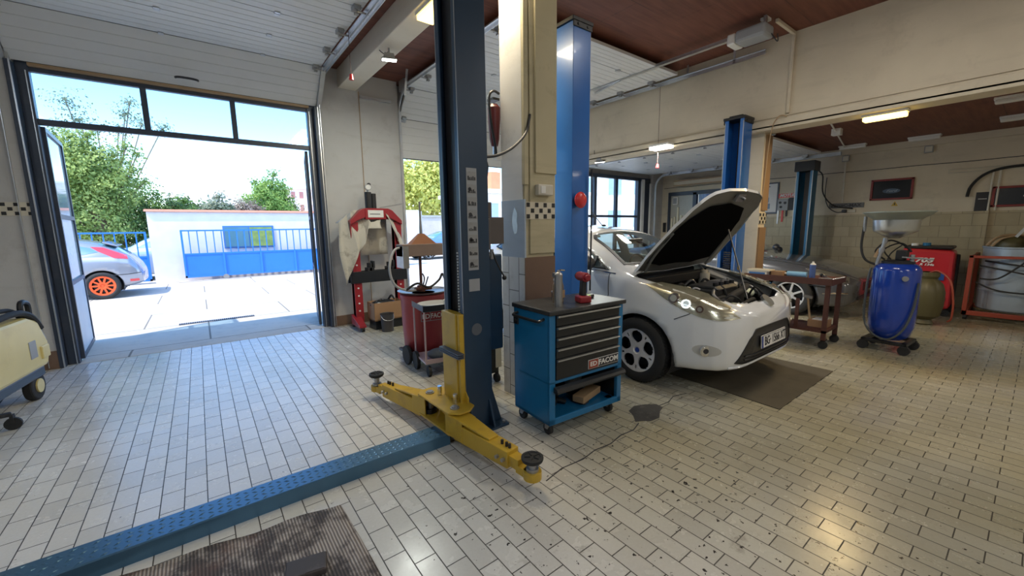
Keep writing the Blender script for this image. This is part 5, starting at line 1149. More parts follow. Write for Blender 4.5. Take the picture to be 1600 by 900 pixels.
MB().cyl((.66, .2, .05), (.70, .2, .05), .05, n=20).cyl((.0, .2, .05), (.04, .2, .05), .05, n=20).build('rear_caster', M['rubber'], Pz)
# dirty sheet draped over the press
g = []
for i in range(13):
    row = []
    for j in range(13):
        a = i / 12; b = j / 12
        x = -.20 + a * .62; top = 1.84 - .55 * max(0, .42 - a) ** 1.2
        z = top - (.0 if b < .2 else (b - .2) * (1.15 - .9 * a if a < .6 else .35)) ; y = .16 - b * .28 - .02 * math.sin(a * 19 + b * 3) - .012 * math.sin(a * 41)
        row.append((x + .02 * math.sin(b * 8 + a * 4), y, z))
    g.append(row)
t = thing('dust_sheet', 'stained off-white sheet draped over the left shoulder of the red press', 'cloth', (1.88, 6.42, 0))
m = MB(); m.sheet(g); m.build('sheet', M['cloth'], t, smooth=True, solid=.006)
g = []
for i in range(11):
    row = []
    for j in range(11):
        a = i / 10; b = j / 10
        row.append((.50 + a * .32 + .015 * math.sin(b * 9), .15 - b * .24 - .015 * math.sin(a * 17), 1.86 - .35 * a * a - b * b * (.10 + .55 * a)))
    g.append(row)
t = thing('dust_sheet', 'stained sheet hanging over the right shoulder of the red press', 'cloth', (1.88, 6.42, 0)); m = MB(); m.sheet(g); m.build('sheet', M['cloth'], t, smooth=True, solid=.006)
t = thing('press_backcloth', 'large soiled cloth hanging behind the ram of the red press', 'cloth', (1.88, 6.42, 0)); m = MB(); m.sheet([[(.12 + .47 * i / 12, .16 + .008 * math.sin(i * 1.7), 1.72 - .58 * j / 6) for j in range(7)] for i in range(13)]); m.build('sheet', M['cloth'], t, smooth=True, solid=.005)
t = thing('card_box', 'open brown cardboard box under the red press', 'box', (2.03, 6.12, 0), R(3)); t.scale = (.8, 1, 1); MB().box(0, .60, 0, .28, .14, .16).box(0, .60, 0, .006, .14, .42).box(0, .60, .27, .28, .14, .42).box(0, .006, 0, .28, .14, .42).box(.594, .60, 0, .28, .14, .42).build('box_body', M['card'], t)
MB().box(.02, .58, .02, .26, 0, .14).build('box_stand', M['drawer'], t); MB().tube([(.06, .14, .40), (.2, .10, .45), (.35, .16, .42), (.42, .12, .50), (.47, .1, .44)], .018).ell((.25, .14, .38), (.26, .10, .07)).build('scrap_metal', M['drawer'], t, smooth=True)
t = thing('bucket', 'small dark metal bucket on the tiles in front of the cardboard box', 'bucket', (2.17, 5.98, 0)); MB().lathe([(.085, 0), (.10, .27), (.106, .275), (.098, .268), (.08, .01), (0, .01)], caps=False).build('bucket_body', mat('dark_bucket', (.07, .065, .065), .5, .3, dirt=.4), t, smooth=True); MB().tube([(-.10, 0, .26), (-.08, -.07, .20), (0, -.11, .18), (.08, -.07, .20), (.10, 0, .26)], .004).build('bucket_handle', M['steel'], t)
# red lubricant/oil collecting tub on wheels with a pole
t = thing('oil_drainer', 'red wheeled oil drainer tub with white lettering behind the navy lift post', 'oil drainer', (2.06, 4.42, 0))
MB().lathe([(.0, .12), (.21, .12), (.235, .16), (.25, .45), (.255, .74), (.262, .75), (.262, .79), (.24, .80), (0, .80)], sx=1.05).build('tub', M['red_bin'], t, smooth=True)
MB().lathe([(.25, .80), (.30, .83), (.27, .81), (.0, .79)]).build('drain_tray', M['steel'], t, smooth=True)
n_ = Vector((-.42, -.9, 0)).normalized(); ang = math.atan2(n_.x, -n_.y) * -1
q = MB().box(-.14, .20, -.004, 0, -.055, .055).build('label_frame', M['greypaper'], t); q.location = (-.02, -.262, .56); q.rotation_euler = (0, 0, R(-6))
MB().box(-.133, .193, -.006, -.004, -.048, .048).build('label_field', M['red_bin'], q); MB().box(-.035, -.028, -.007, -.006, -.048, .048).build('label_divider', M['greypaper'], q)
text('facom_lettering', 'FACOM', .078, M['paper'], q, (.085, -.0075, 0), (R(90), 0, 0), .0005, .82, bold=.0016); text('label_emblem', 'ED', .075, M['paper'], q, (-.083, -.0075, 0), (R(90), 0, 0), .0005, 1.0, bold=.0015)
MB().cyl((-.26, -.10, .11), (-.30, -.10, .11), .11, n=28).build('drainer_wheel', M['rubber'], t, bev=.01); MB().cyl((.26, -.10, .11), (.30, -.10, .11), .11, n=28).build('drainer_wheel', M['rubber'], t, bev=.01)
MB().box(-.26, .26, -.12, .2, .10, .125).cyl((-.26, -.1, .11), (.26, -.1, .11), .012).build('drainer_chassis', M['drawer'], t)
MB().cyl((.0, .05, .80), (.0, .05, 1.26), .017, n=12).build('drain_pole', M['rust'], t); MB().cyl((0, .05, .80), (0, .05, .88), .05).box(-.09, .12, .0, .06, .82, .86).build('pump_head', M['rust'], t, bev=.01)
MB().tube([(-.22, .0, .84), (-.1, -.06, .92), (.05, -.05, .86), (.2, -.02, .93), (.26, 0, 1.0), (.30, 0, .9)], .013).build('short_hose', M['rubber'], t, smooth=True)
MB().tube([(-.16, .1, 1.33), (-.32, .02, 1.31), (-.41, -.04, 1.12), (-.36, -.03, .93), (-.2, 0, .84), (-.05, .02, .83)], .014).build('grey_hose', M['greypaper'], t, smooth=True)
MB().tube([(.02, .05, .86), (.03, .02, .96), (.0, .0, 1.02)], .008).tube([(.05, .05, .86), (.08, .02, .98)], .008).build('nozzle', M['drawer'], t)
m = MB().box(-.24, .34, -.02, .17, 1.23, 1.37); m.build('tray_board', mat('weathered_board', (.20, .15, .13), .7, dirt=.3), t, bev=.004); MB().hexa([(-.12, .0, 1.37), (.20, .0, 1.37), (.20, .12, 1.37), (-.12, .12, 1.37)], [(.0, .04, 1.49), (.06, .04, 1.49), (.06, .08, 1.49), (.0, .08, 1.49)]).build('copper_funnel', mat('copper_brown', (.28, .13, .07), .5, .2), t); MB().cyl((.03, .06, 1.48), (.03, .06, 1.74), .02, .008, n=10).cyl((.03, .06, 1.62), (.03, .06, 1.86), .012, n=8).build('funnel_pipe', M['steel'], t)
MB().box(-.24, -.17, -.03, .17, 1.10, 1.35).build('tray_bracket', M['steel'], t)
# pink-grey wheeled service trolley in front of it
t = thing('service_trolley', 'low open service trolley with silver tray, just left of the navy lift post', 'trolley', (1.75, 3.78, 0), R(-8))
MB().box(0, .5, 0, .40, .70, .72).box(0, .5, 0, .01, .70, .75).box(0, .01, 0, .4, .7, .75).build('top_tray', mat('dull_tray', (.35, .38, .42), .5, .2), t, bev=.003)
MB().box(-.005, .505, -.005, .0, .70, .76).box(-.005, 0, 0, .4, .70, .76).build('tray_rim', M['drawer'], t)
for x, y in ((.012, .012), (.012, .388), (.488, .012), (.488, .388)): MB().cyl((x, y, .14), (x, y, .72), .010, n=10).build('leg', mat('pinkish_tube', (.55, .42, .44), .4, .3) if (x, y) == (.012, .012) else bpy.data.materials['pinkish_tube'], t)
MB().box(0, .5, 0, .4, .14, .16).box(0, .5, -.004, .006, .14, .19).build('lower_shelf', bpy.data.materials['pinkish_tube'], t, bev=.003)
MB().cyl((-.02, .33, .10), (.015, .33, .10), .10, n=24).cyl((.485, .33, .10), (.52, .33, .10), .10, n=24).cyl((0, .33, .10), (.5, .33, .10), .008).build('trolley_axle_wheels', M['rubber'], t)
MB().cyl((.03, .03, .055), (.06, .03, .055), .055, n=20).build('caster_wheel', M['rubber'], t); MB().cyl((.44, .03, .055), (.47, .03, .055), .055, n=20).build('caster_wheel', M['rubber'], t)
t2 = thing('rag', 'dark folded rag lying on the lower shelf of the service trolley', 'rag', (1.93, 3.84, .16), R(-8)); m = MB().ell((0, 0, .055), (.12, .10, .055)).ell((.10, .03, .045), (.08, .07, .045)); m.build('rag_folds', mat('dark_rag', (.06, .075, .10), .9, bump=.5), t2, smooth=True)
t2 = thing('drip_pan', 'shallow silver pan with a jar on the top tray of the service trolley', 'pan', (1.96, 3.92, .721), R(-8)); MB().lathe([(.0, 0), (.13, 0), (.16, .035), (.165, .035), (.135, -.0), (0, .004)], sx=1.2).build('pan_body', M['greypaper'], t2, smooth=True); MB().cyl((.10, -.08, .0), (.10, -.08, .07), .035).build('jar', M['offwhite'], t2)
# dark wheeled jack unit with chrome fittings between post and pillar
t = thing('engine_jack', 'dark workshop jack unit with chrome head between the navy post and the pillar', 'jack', (2.12, 3.30, 0))
MB().box(-.14, .16, -.10, .12, .10, .42).box(-.12, .02, -.08, .10, .42, .46).build('jack_body', M['drawer'], t, bev=.02); MB().box(.11, .18, -.115, -.10, .16, .50).build('cream_plate', M['offwhite'], t, bev=.01)
MB().ell((.02, -.04, .52), (.10, .07, .05)).cyl((.02, -.04, .45), (.02, -.04, .50), .05).tube([(-.06, -.08, .50), (.06, -.11, .46), (.14, -.1, .50)], .014).build('chrome_head', M['chrome'], t, smooth=True)
for x, y in ((-.12, -.08), (.14, -.08), (-.12, .1), (.14, .1)): MB().cyl((x - .015, y, .045), (x + .015, y, .045), .045, n=16).box(x - .01, x + .01, y - .02, y + .02, .05, .12).build('caster', M['rubber'], t)
# extinguisher hanging upside down on the far side of the pillar
t = thing('fire_extinguisher', 'narrow dark red extinguisher with black hose hung high on the pillar side', 'extinguisher', (2.16, 3.04, 2.2))
MB().lathe([(.0, .05), (.03, .06), (.045, .12), (.055, .30), (.055, .38), (.03, .41), (0, .41)]).build('cylinder', mat('dark_red_cylinder', (.13, .02, .02), .4, dirt=.3), t, smooth=True); MB().cyl((0, 0, -.02), (0, 0, .06), .015).build('valve', M['chrome'], t)
MB().tube([(.04, -.02, .50), (-.04, -.05, .50), (-.085, -.05, .44), (-.07, -.05, .25), (-.02, -.04, .05), (0, -.02, -.03)], .011).build('hose', M['black'], t, smooth=True); MB().box(-.02, .03, -.06, .0, -.06, -.02).build('nozzle', M['paper'], t); MB().box(-.03, .04, -.03, .06, .44, .46).build('bracket', M['black'], t)
# switch box on the pillar
t = thing('switch_box', 'small cream switch box on the yellowed pillar above the check band', 'switch box', (2.385, Y0 - .006, 1.86)); MB().box(-.085, .085, -.05, 0, -.045, .045).build('box_body', M['offwhite'], t, bev=.008); MB().box(-.06, -.01, -.056, -.05, -.03, .03).build('rocker', M['white'], t, bev=.002)
# ---- pressure washer at the left edge
t = thing('pressure_washer', 'pale yellow wheeled pressure washer with black handle at the left door jamb', 'pressure washer', (-1.52, 5.50, 0), R(82))
m = MB(); m.prism([(-.55, .30), (.28, .30), (.34, .42), (.34, .52), (.22, .74), (.05, .80), (-.5, .80), (-.55, .7)], 'y', -.22, .22); m.build('housing', M['yellow2'], t, bev=.03)
MB().box(.16, .30, -.235, -.21, .38, .50).build('yellow_socket', M['yellow2'], t, bev=.01); MB().box(-.5, .30, -.18, .18, .20, .30).build('chassis', M['drawer'], t, bev=.02); MB().box(-.02, .10, -.225, -.215, .42, .58).build('side_slot', mat('grey_trim', (.32, .33, .34), .5), t, bev=.01)
MB().prism([(.20, .72), (.34, .52), (.37, .54), (.24, .76)], 'y', -.20, .20).build('grey_nose', bpy.data.materials['grey_trim'], t, bev=.01)
MB().tube([(-.55, -.18, .83), (-.1, -.2, .86), (.14, -.2, .80), (.28, -.2, .66)], .028).tube([(-.55, -.10, .87), (-.1, -.12, .89), (.12, -.12, .84), (.30, -.1, .68)], .02).build('black_hose', M['rubber'], t, smooth=True)
MB().tube([(.10, -.17, .74), (.09, -.17, .88), (.12, -.17, .93), (.19, -.17, .92), (.22, -.17, .87), (.20, -.17, .70)], .022).build('handle', M['black'], t, smooth=True); MB().box(.32, .44, -.16, -.10, .63, .67).build('spray_lance_end', M['offwhite'], t, bev=.008)
w_ = MB().cyl((.16, -.17, .13), (.16, -.10, .13), .13, n=32).build('wheel', M['rubber'], t, bev=.015); MB().cyl((.16, -.182, .13), (.16, -.165, .13), .065, n=20).build('hub', M['yellow2'], w_); 
w_ = MB().cyl((.16, .10, .13), (.16, .17, .13), .13, n=32).build('wheel', M['rubber'], t, bev=.015); MB().cyl((-.45, 0, .10), (-.45, .05, .10), .10, n=24).build('front_wheel', M['rubber'], t)
t = thing('stool_base', 'black star base with caster on the tiles at the left edge of the photo', 'stool base', (-1.72, 4.72, 0), 0)
MB().bar((0, 0, .16), (.40, .14, .13), .05, .03).bar((0, 0, .16), (-.1, -.4, .13), .05, .03).bar((0, 0, .16), (-.40, .1, .13), .05, .03).cyl((0, 0, .12), (0, 0, .45), .035).build('star_base', M['drawer'], t, bev=.006)
MB().cyl((0, 0, .45), (0, 0, .50), .17, n=28).build('seat', M['black'], t, bev=.012)
for x, y in ((.40, .14), (-.1, -.4), (-.4, .1)): MB().cyl((x, y - .012, .05), (x, y + .012, .05), .05, n=20).box(x - .01, x + .01, y - .025, y + .025, .06, .125).build('caster', M['rubber'], t)
# ---- mats and floor patches
t = thing('floor_mat', 'soiled ribbed cardboard-brown mat at the bottom edge beside the blue cable cover', 'mat', (0, 0, 0)); 
m = MB(); g = []
for i in range(25):
    row = []
    for j in range(13):
        a, b = i / 24, j / 12; x = -.75 + a * 1.24 + .02 * b; y = 2.425 - .155 * a - .008 * math.sin(a * 21) - b * 1.05; row.append((x - .0 * b, y, .006 + .003 * math.sin(a * 17 + b * 9)))
    g.append(row)
m.sheet(g); m.build('mat_sheet', M['mat_rib'], t, smooth=True, solid=.005, fix=False)
t = thing('wood_block', 'small dark oily wood block lying on the ribbed mat', 'wood block', (.24, 1.88, .013), R(-14)); MB().box(-.085, .085, -.055, .055, 0, .03).build('block', M['wood_dark'], t, bev=.006); MB().box(.0, .075, -.050, .05, .030, .032).build('worn_face', M['wood_dark'], t)
m = MB().prism([(3.73, 1.19), (5.16, 1.19), (5.14, 2.2), (3.8, 2.25)], 'z', .001, .007); tag(m.build('floor_mat', mat('dark_brown_mat', (.075, .062, .04), .7, var=.3, dirt=.6, dcol=(.03, .027, .02), ds=2.5)), 'dark brown oily mat on the floor under the nose of the white hatchback', 'mat')
m = MB().prism([(2.62, 1.82), (2.70, 1.90), (2.74, 1.97), (2.85, 2.0), (2.95, 1.96), (3.03, 1.90), (3.02, 1.83), (2.93, 1.80), (2.83, 1.74), (2.72, 1.75), (2.68, 1.79)], 'z', .0005, .003); tag(m.build('floor_patch', mat('bare_dark_screed', (.055, .05, .042), .8, var=.3, dirt=.5, dcol=(.2, .18, .15), ds=14)), 'black bare patch of missing tiles in front of the white hatchback', 'floor patch')
m = MB(); pts = [(1.55, 1.70), (1.72, 1.735), (1.9, 1.72), (2.05, 1.745), (2.2, 1.73), (2.35, 1.76), (2.5, 1.75), (2.62, 1.79)]
for a, b in zip(pts[:-1], pts[1:]): m.bar((a[0], a[1], .0012), (b[0], b[1], .0012), .007, .002)
for a, b in (((3.0, 1.87), (3.16, 1.86)), ((3.16, 1.86), (3.3, 1.90)), ((3.3, 1.90), (3.45, 1.86))): m.bar((*a, .0012), (*b, .0012), .006, .002)
tag(m.build('floor_crack', M['ink']), 'long jagged crack across the tiles either side of the black patch', 'crack', kind='stuff')
# ---- rusty bench trolley
t = thing('bench_trolley', 'rusty brown bench trolley on casters between the white car and the saloon', 'trolley', (6.0, 1.50, 0))
MB().box(-.02, .52, -.02, .98, .82, .86).box(-.02, .52, -.03, -.02, .80, .88).box(-.03, -.02, -.02, .98, .80, .88).build('bench_top', M['rust'], t, bev=.003)
for x, y in ((.0, .0), (.46, .0), (.0, .92), (.46, .92)):
    MB().box(x, x + .045, y, y + .045, .10, .82).build('leg', M['rust'], t); MB().cyl((x + .01, y + .02, .05), (x + .035, y + .02, .05), .05, n=18).box(x, x + .045, y, y + .04, .08, .11).build('caster', M['rubber'], t)
MB().box(0, .5, 0, .96, .20, .23).build('lower_shelf', M['rust'], t)
MB().box(.0, .02, .3, .34, .23, .6).build('brace', M['rust'], t)
def item(name, label, cat, x, y, z, parts, rz=0):
    o = thing(name, label, cat, (x, y, z), rz)
    for n_, mb, m_ in parts: mb.build(n_, m_, o, bev=.003)
    return o
item('spray_can', 'blue and silver aerosol can standing on the rusty bench trolley', 'can', 6.10, 1.72, .862, [('can_body', MB().cyl((0, 0, 0), (0, 0, .17), .033, n=20), mat('blue_can', (.10, .16, .38), .3, .4)), ('can_top', MB().lathe([(.033, .17), (.026, .185), (.012, .19), (.012, .21), (0, .21)]), M['white'])])
item('blue_bottle', 'pale blue bottle lying flat on the rusty bench trolley beside the aerosol can', 'bottle', 6.12, 1.90, .862, [('bottle_body', MB().cyl((0, -.12, .035), (0, .10, .035), .035, n=18), mat('pale_blue_plastic', (.25, .50, .75), .4)), ('bottle_cap', MB().cyl((0, .10, .035), (0, .13, .035), .016), M['white'])])
item('tool_tray', 'long metal sockets and tools scattered at the near end of the rusty trolley', 'tool', 6.15, 1.56, .862, [('ratchet', MB().bar((-.1, 0, .015), (.12, .03, .015), .02, .018).cyl((.12, .03, .0), (.12, .03, .03), .022), M['chrome']), ('dark_socket', MB().cyl((.18, .05, .02), (.28, .05, .02), .02), M['drawer'])], R(20))
item('pry_bar', 'thin chrome bar overhanging the near corner of the rusty trolley', 'bar', 6.05, 1.50, .87, [('bar', MB().bar((0, 0, .0), (.10, -.10, .03), .014, .014), M['chrome']), ('bar_grip', MB().bar((0, 0, 0), (-.05, .12, .0), .03, .03), M['steel'])])
item('carton', 'white and blue carton at the far end of the rusty trolley near the pillar', 'carton', 6.08, 2.32, .862, [('carton_body', MB().box(-.09, .09, -.12, .12, 0, .055), M['paper']), ('carton_label', MB().box(-.092, -.09, -.10, .10, .01, .04), mat('label_blue', (.05, .18, .45), .5)), ('carton_lid', MB().box(-.10, .10, -.15, .13, .055, .075), M['offwhite'])])
item('card_box', 'small brown box on the rusty trolley next to the white carton', 'box', 6.10, 2.10, .862, [('box_body', MB().box(-.05, .05, -.07, .07, 0, .06), M['card']), ('box_flap', MB().box(-.05, .05, -.07, .07, .06, .064), M['wood'])])
item('machine_part', 'dark greasy machine part in the middle of the rusty trolley', 'part', 6.24, 2.0, .862, [('casting', MB().cyl((0, -.06, .03), (0, .06, .03), .03, n=12).box(-.05, .05, -.03, .03, 0, .03), M['drawer']), ('shaft', MB().cyl((0, .06, .03), (0, .12, .03), .012), M['steel'])])
item('yellow_bucket', 'olive yellow bucket on the floor beside the nose of the white hatchback', 'bucket', 5.80, 1.98, 0, [('bucket_body', MB().lathe([(.0, 0), (.13, .0), (.16, .34), (.165, .34), (.165, .36), (.0, .355)]), mat('olive_plastic', (.14, .15, .03), .5, dirt=.4)), ('bucket_rim', MB().lathe([(.168, .345), (.172, .355), (.168, .365), (.155, .362)]), M['offwhite'])])
item('hammer', 'hammer with wooden handle standing upright on the lower trolley shelf', 'hammer', 6.22, 1.72, .23, [('handle', MB().bar((0, 0, 0), (-.02, .05, .36), .026, .022), M['wood']), ('head', MB().bar((-.02, .0, .37), (-.02, .10, .385), .035, .035), M['steel'])])
item('card_box', 'flat brown box on the lower shelf of the rusty trolley', 'box', 6.28, 1.54, .23, [('box_body', MB().box(-.12, .10, 0, .20, 0, .09), M['card']), ('box_paper', MB().box(-.10, .06, .02, .16, .09, .10), M['paper'])])
# ---- blue waste-oil drum with funnel
t = thing('oil_drain_drum', 'glossy blue waste-oil drum on casters with a wide grey funnel on a pole', 'oil drain drum', (6.62, 1.02, 0), R(-4))
MB().lathe([(0, .14), (.13, .14), (.185, .19), (.215, .30), (.22, .42), (.22, .98), (.20, 1.03), (.16, 1.06), (0, 1.06)], n=40).build('drum', M['drum_blue'], t, smooth=True)
MB().lathe([(.0, 1.055), (.15, 1.055), (.15, 1.085), (.10, 1.10), (0, 1.10)]).build('drum_lid', M['black'], t, smooth=True)
MB().box(-.21, .21, -.21, -.16, .10, .14).box(-.21, .21, .16, .21, .10, .14).box(-.21, -.16, -.21, .21, .10, .14).box(.16, .21, -.21, .21, .10, .14).build('base_frame', M['drawer'], t, bev=.005)
for x, y in ((-.19, -.19), (.19, -.19), (-.19, .19), (.19, .19)): MB().cyl((x - .02, y, .055), (x + .02, y, .055), .055, n=20).box(x - .025, x + .025, y - .03, y + .03, .08, .11).build('caster', M['rubber'], t)
MB().tube([(-.12, .21, 1.0), (-.13, .23, .8), (-.15, .22, .4), (-.19, .13, .22), (-.24, -.04, .17), (-.20, -.16, .30), (-.12, -.21, .55), (-.08, -.22, .85)], .012, n=8).build('sight_hose', mat('clear_grey_hose', (.07, .08, .08), .3), t, smooth=True)
MB().cyl((-.10, .17, 1.04), (-.07, .12, 1.36), .018, n=14).cyl((-.085, .145, 1.19), (-.081, .14, 1.24), .028, n=14).cyl((-.072, .125, 1.30), (-.07, .12, 1.36), .024, n=14).build('funnel_pole', M['steel'], t)
MB().bar((-.08, .17, 1.22), (-.09, .20, 1.13), .02, .03).cyl((-.08, .14, 1.22), (-.08, .18, 1.22), .012).build('drain_valve', M['wood'], t)
MB().lathe([(.0, 1.355), (.05, 1.36), (.195, 1.44), (.205, 1.46), (.215, 1.575), (.20, 1.575), (.19, 1.46), (0, 1.38)], c=(-.05, .05, 0), n=40, sx=.9).build('funnel_bowl', M['funnel'], t, smooth=True)
MB().lathe([(.21, 1.575), (.24, 1.60), (.29, 1.63), (.315, 1.66), (.322, 1.66), (.322, 1.672), (.305, 1.668), (.27, 1.635), (.20, 1.58)], c=(-.05, .04, 0), n=44, sx=1.0, caps=False).build('funnel_dish', mat('greenish_dish', (.30, .33, .28), .4, .3, dirt=.4), t, smooth=True)
MB().tube([(-.10, .325, 1.62), (-.10, .33, 1.50), (-.12, .33, 1.25), (-.12, .28, 1.10), (-.10, .18, 1.04)], .013).build('drain_hose', M['rubber'], t, smooth=True); MB().cyl((-.10, .325, 1.44), (-.10, .325, 1.62), .016).build('hose_sleeve', M['steel'], t)
m = MB().cyl((.0, -.02, 1.10), (.0, -.02, 1.20), .05).box(-.05, .06, -.08, .02, 1.12, 1.22); m.build('pump_body', M['black'], t, bev=.01); MB().bar((-.05, -.04, 1.14), (.0, -.30, 1.12), .016, .016).cyl((.0, -.12, 1.08), (.0, -.12, 1.17), .022).build('pump_lever', M['steel'], t)
MB().tube([(-.02, .12, 1.10), (-.08, .2, 1.20), (-.03, .1, 1.33), (.04, -.02, 1.28), (.03, -.1, 1.2)], .010).tube([(.05, .08, 1.1), (.0, .14, 1.22), (.02, .0, 1.30), (.0, -.1, 1.22)], .008).build('coiled_hose', M['rubber'], t, smooth=True)
MB().cyl((-.185, -.12, .90), (-.212, -.13, .90), .03, n=16).build('drum_bung', M['steel'], t); MB().box(-.02, .0, .27, .28, .5, .52).build('weld_mark', M['steel'], t)
# ---- red air-conditioning service machine
t = thing('ac_service_machine', 'red air-conditioning service machine against the far tiled wall', 'service machine', (9.55, .80, 0), R(2))
m = MB(); m.prism([(0, .15), (.62, .15), (.62, 1.12), (0, 1.18)], 'x', .06, .55) if False else m.hexa([(0, 0, .12), (.60, 0, .12), (.60, .66, .12), (0, .66, .12)], [(.02, .02, 1.08), (.56, .02, 1.08), (.56, .64, 1.12), (.02, .64, 1.12)]); m.build('machine_body', mat('gloss_red', (.50, .02, .03), .3, dirt=.15, dcol=(.2, .01, .01)), t, bev=.05)
MB().box(.03, .58, .04, .62, 1.10, 1.15).build('control_top', M['black'], t, bev=.02); MB().box(.5, .68, -.02, .62, .1, 1.0).build('rear_cover', M['black'], t, bev=.02)
q = MB().box(-.012, .0, .10, .26, .60, .72).build('blue_sticker', mat('sticker_blue', (.02, .08, .32), .4), t)
text('model_lettering', '705', .105, M['paper'], t, (-.008, .36, .915), (R(90), 0, R(-90)), .002, 1.35, bold=.004, shear=.25); text('gas_lettering', 'R 134a', .05, M['paper'], t, (-.008, .32, .845), (R(90), 0, R(-90)), .002, 1.2, bold=.002, shear=.25)
MB().cyl((.12, .50, 1.15), (.12, .50, 1.19), .045, n=20).build('gauge', M['paper'], t); MB().cyl((.14, .36, 1.15), (.14, .36, 1.20), .05, n=20).build('blue_gauge', M['lift_teal'], t)
MB().cyl((.05, .05, .06), (.09, .05, .06), .06).cyl((.05, .6, .06), (.09, .6, .06), .06).cyl((.05, .05, .06), (.05, .6, .06), .01).cyl((.5, .05, .1), (.54, .05, .1), .1).cyl((.5, .6, .1), (.54, .6, .1), .1).build('machine_wheels', M['rubber'], t)
MB().tube([(-.02, .20, .55), (-.10, .12, .45), (-.12, .05, .3), (-.08, .14, .2), (-.02, .25, .3), (-.02, .30, .5)], .012).build('red_hose', M['red'], t, smooth=True)
MB().tube([(.1, .66, 1.15), (.0, .78, 1.0), (-.05, .80, .8), (-.1, .72, .7)], .010).build('black_hose', M['rubber'], t, smooth=True)
t = thing('gas_tank', 'round olive gas tank on the floor in front of the red service machine', 'gas tank', (8.7, .98, 0)); MB().lathe([(.10, .0), (.12, .02), (.09, .08), (.17, .14), (.20, .30), (.20, .50), (.17, .62), (.10, .70), (0, .71)], n=32).build('tank_body', M['olive'], t, smooth=True)
MB().lathe([(.10, .70), (.12, .74), (.12, .80), (.10, .80)], caps=False).cyl((0, 0, .70), (0, 0, .78), .025).build('collar', M['olive'], t); MB().tube([(0, 0, .78), (-.05, -.1, .82), (-.15, -.24, .7), (-.16, -.30, .4), (-.1, -.3, .15), (-.02, -.26, .08)], .012).build('tank_hose', M['orange_red'], t, smooth=True)
# ---- big grey drum in a red cradle
t = thing('barrel_trolley', 'large pale grey barrel in a red wheeled cradle at the right edge', 'barrel', (10.05, .14, 0))
MB().lathe([(0, .16), (.40, .16), (.42, .18), (.42, .46), (.43, .47), (.42, .48), (.42, .80), (.43, .81), (.42, .82), (.42, 1.12), (.435, 1.13), (.435, 1.15), (.40, 1.15), (0, 1.14)], n=44).build('barrel', M['drum_grey'], t, smooth=True)
MB().box(-.52, .5, -.52, -.46, .08, .15).box(-.52, .5, .46, .52, .08, .15).box(-.52, -.46, -.52, .52, .08, .15).box(.44, .5, -.52, .52, .08, .15).box(-.52, -.47, .47, .52, .08, 1.02).box(.45, .5, .47, .52, .08, 1.02).box(-.52, -.49, -.52, .52, .98, 1.02).box(-.5, .5, .47, .5, .98, 1.02).build('cradle', M['orange_red'], t, bev=.005)
for x, y in ((-.46, -.48), (-.46, .48), (.44, .48), (.44, -.48)): MB().cyl((x, y - .02, .045), (x, y + .02, .045), .045, n=16).build('caster', M['rubber'], t)
MB().tube([(-.30, .36, .93), (-.49, .1, .90), (-.55, -.1, .88), (-.50, -.45, .86)], .013).tube([(-.42, .40, .86), (-.50, .18, .82), (-.56, -.10, .76), (-.5, -.4, .72)], .012).tube([(-.56, -.06, 1.0), (-.54, .0, .9), (-.50, .20, .68), (-.44, .38, .66)], .012).tube([(-.44, .42, .60), (-.50, .2, .50), (-.53, -.1, .48), (-.5, -.4, .50)], .012).build('black_hose', M['rubber'], t, smooth=True)
MB().ell((0, .12, 1.16), (.2, .2, .17)).build('cable_heap', M['olive'], t, smooth=True); MB().tube([(-.1, .38, 1.16), (-.1, .30, 1.28), (-.05, .16, 1.33), (.0, .0, 1.3)], .018).tube([(-.15, .33, 1.15), (-.15, .24, 1.27), (-.1, .1, 1.32)], .016).build('yellow_hose', M['wood'], t, smooth=True)
MB().bar((-.2, .10, 1.30), (-.2, -.02, 1.52), .035, .035).build('silver_pipe', M['funnel'], t); MB().lathe([(.04, 1.15), (.04, 1.25), (.07, 1.27), (.07, 1.29), (.04, 1.30), (.04, 1.33), (.065, 1.36), (.065, 1.46), (0, 1.46)], c=(-.18, -.22, 0), n=20).build('pump_top', M['chrome'], t, smooth=True); MB().box(-.30, -.10, -.17, .0, 1.15, 1.27).build('pump_block', M['black'], t, bev=.02)
MB().box(-.60, -.55, -.12, -.04, .95, 1.06).build('hose_clip', M['black'], t, bev=.01)
t = thing('white_canister', 'translucent white plastic sheet or can at the extreme right edge', 'canister', (9.25, -.10, 0)); MB().hexa([(-.1, -.3, .55), (.1, -.3, .55), (.1, .05, .55), (-.1, .05, .55)], [(-.1, -.3, .95), (.1, -.3, .95), (.1, -.12, .95), (-.1, -.12, .95)]).build('can_body', M['white'], t, bev=.02); MB().box(-.2, .2, -.35, .08, .50, .55).box(-.2, -.16, -.35, -.31, 0, .5).box(.16, .2, -.35, -.31, 0, .5).box(-.2, -.16, .04, .08, 0, .5).box(.16, .2, .04, .08, 0, .5).build('stand', M['drawer'], t)
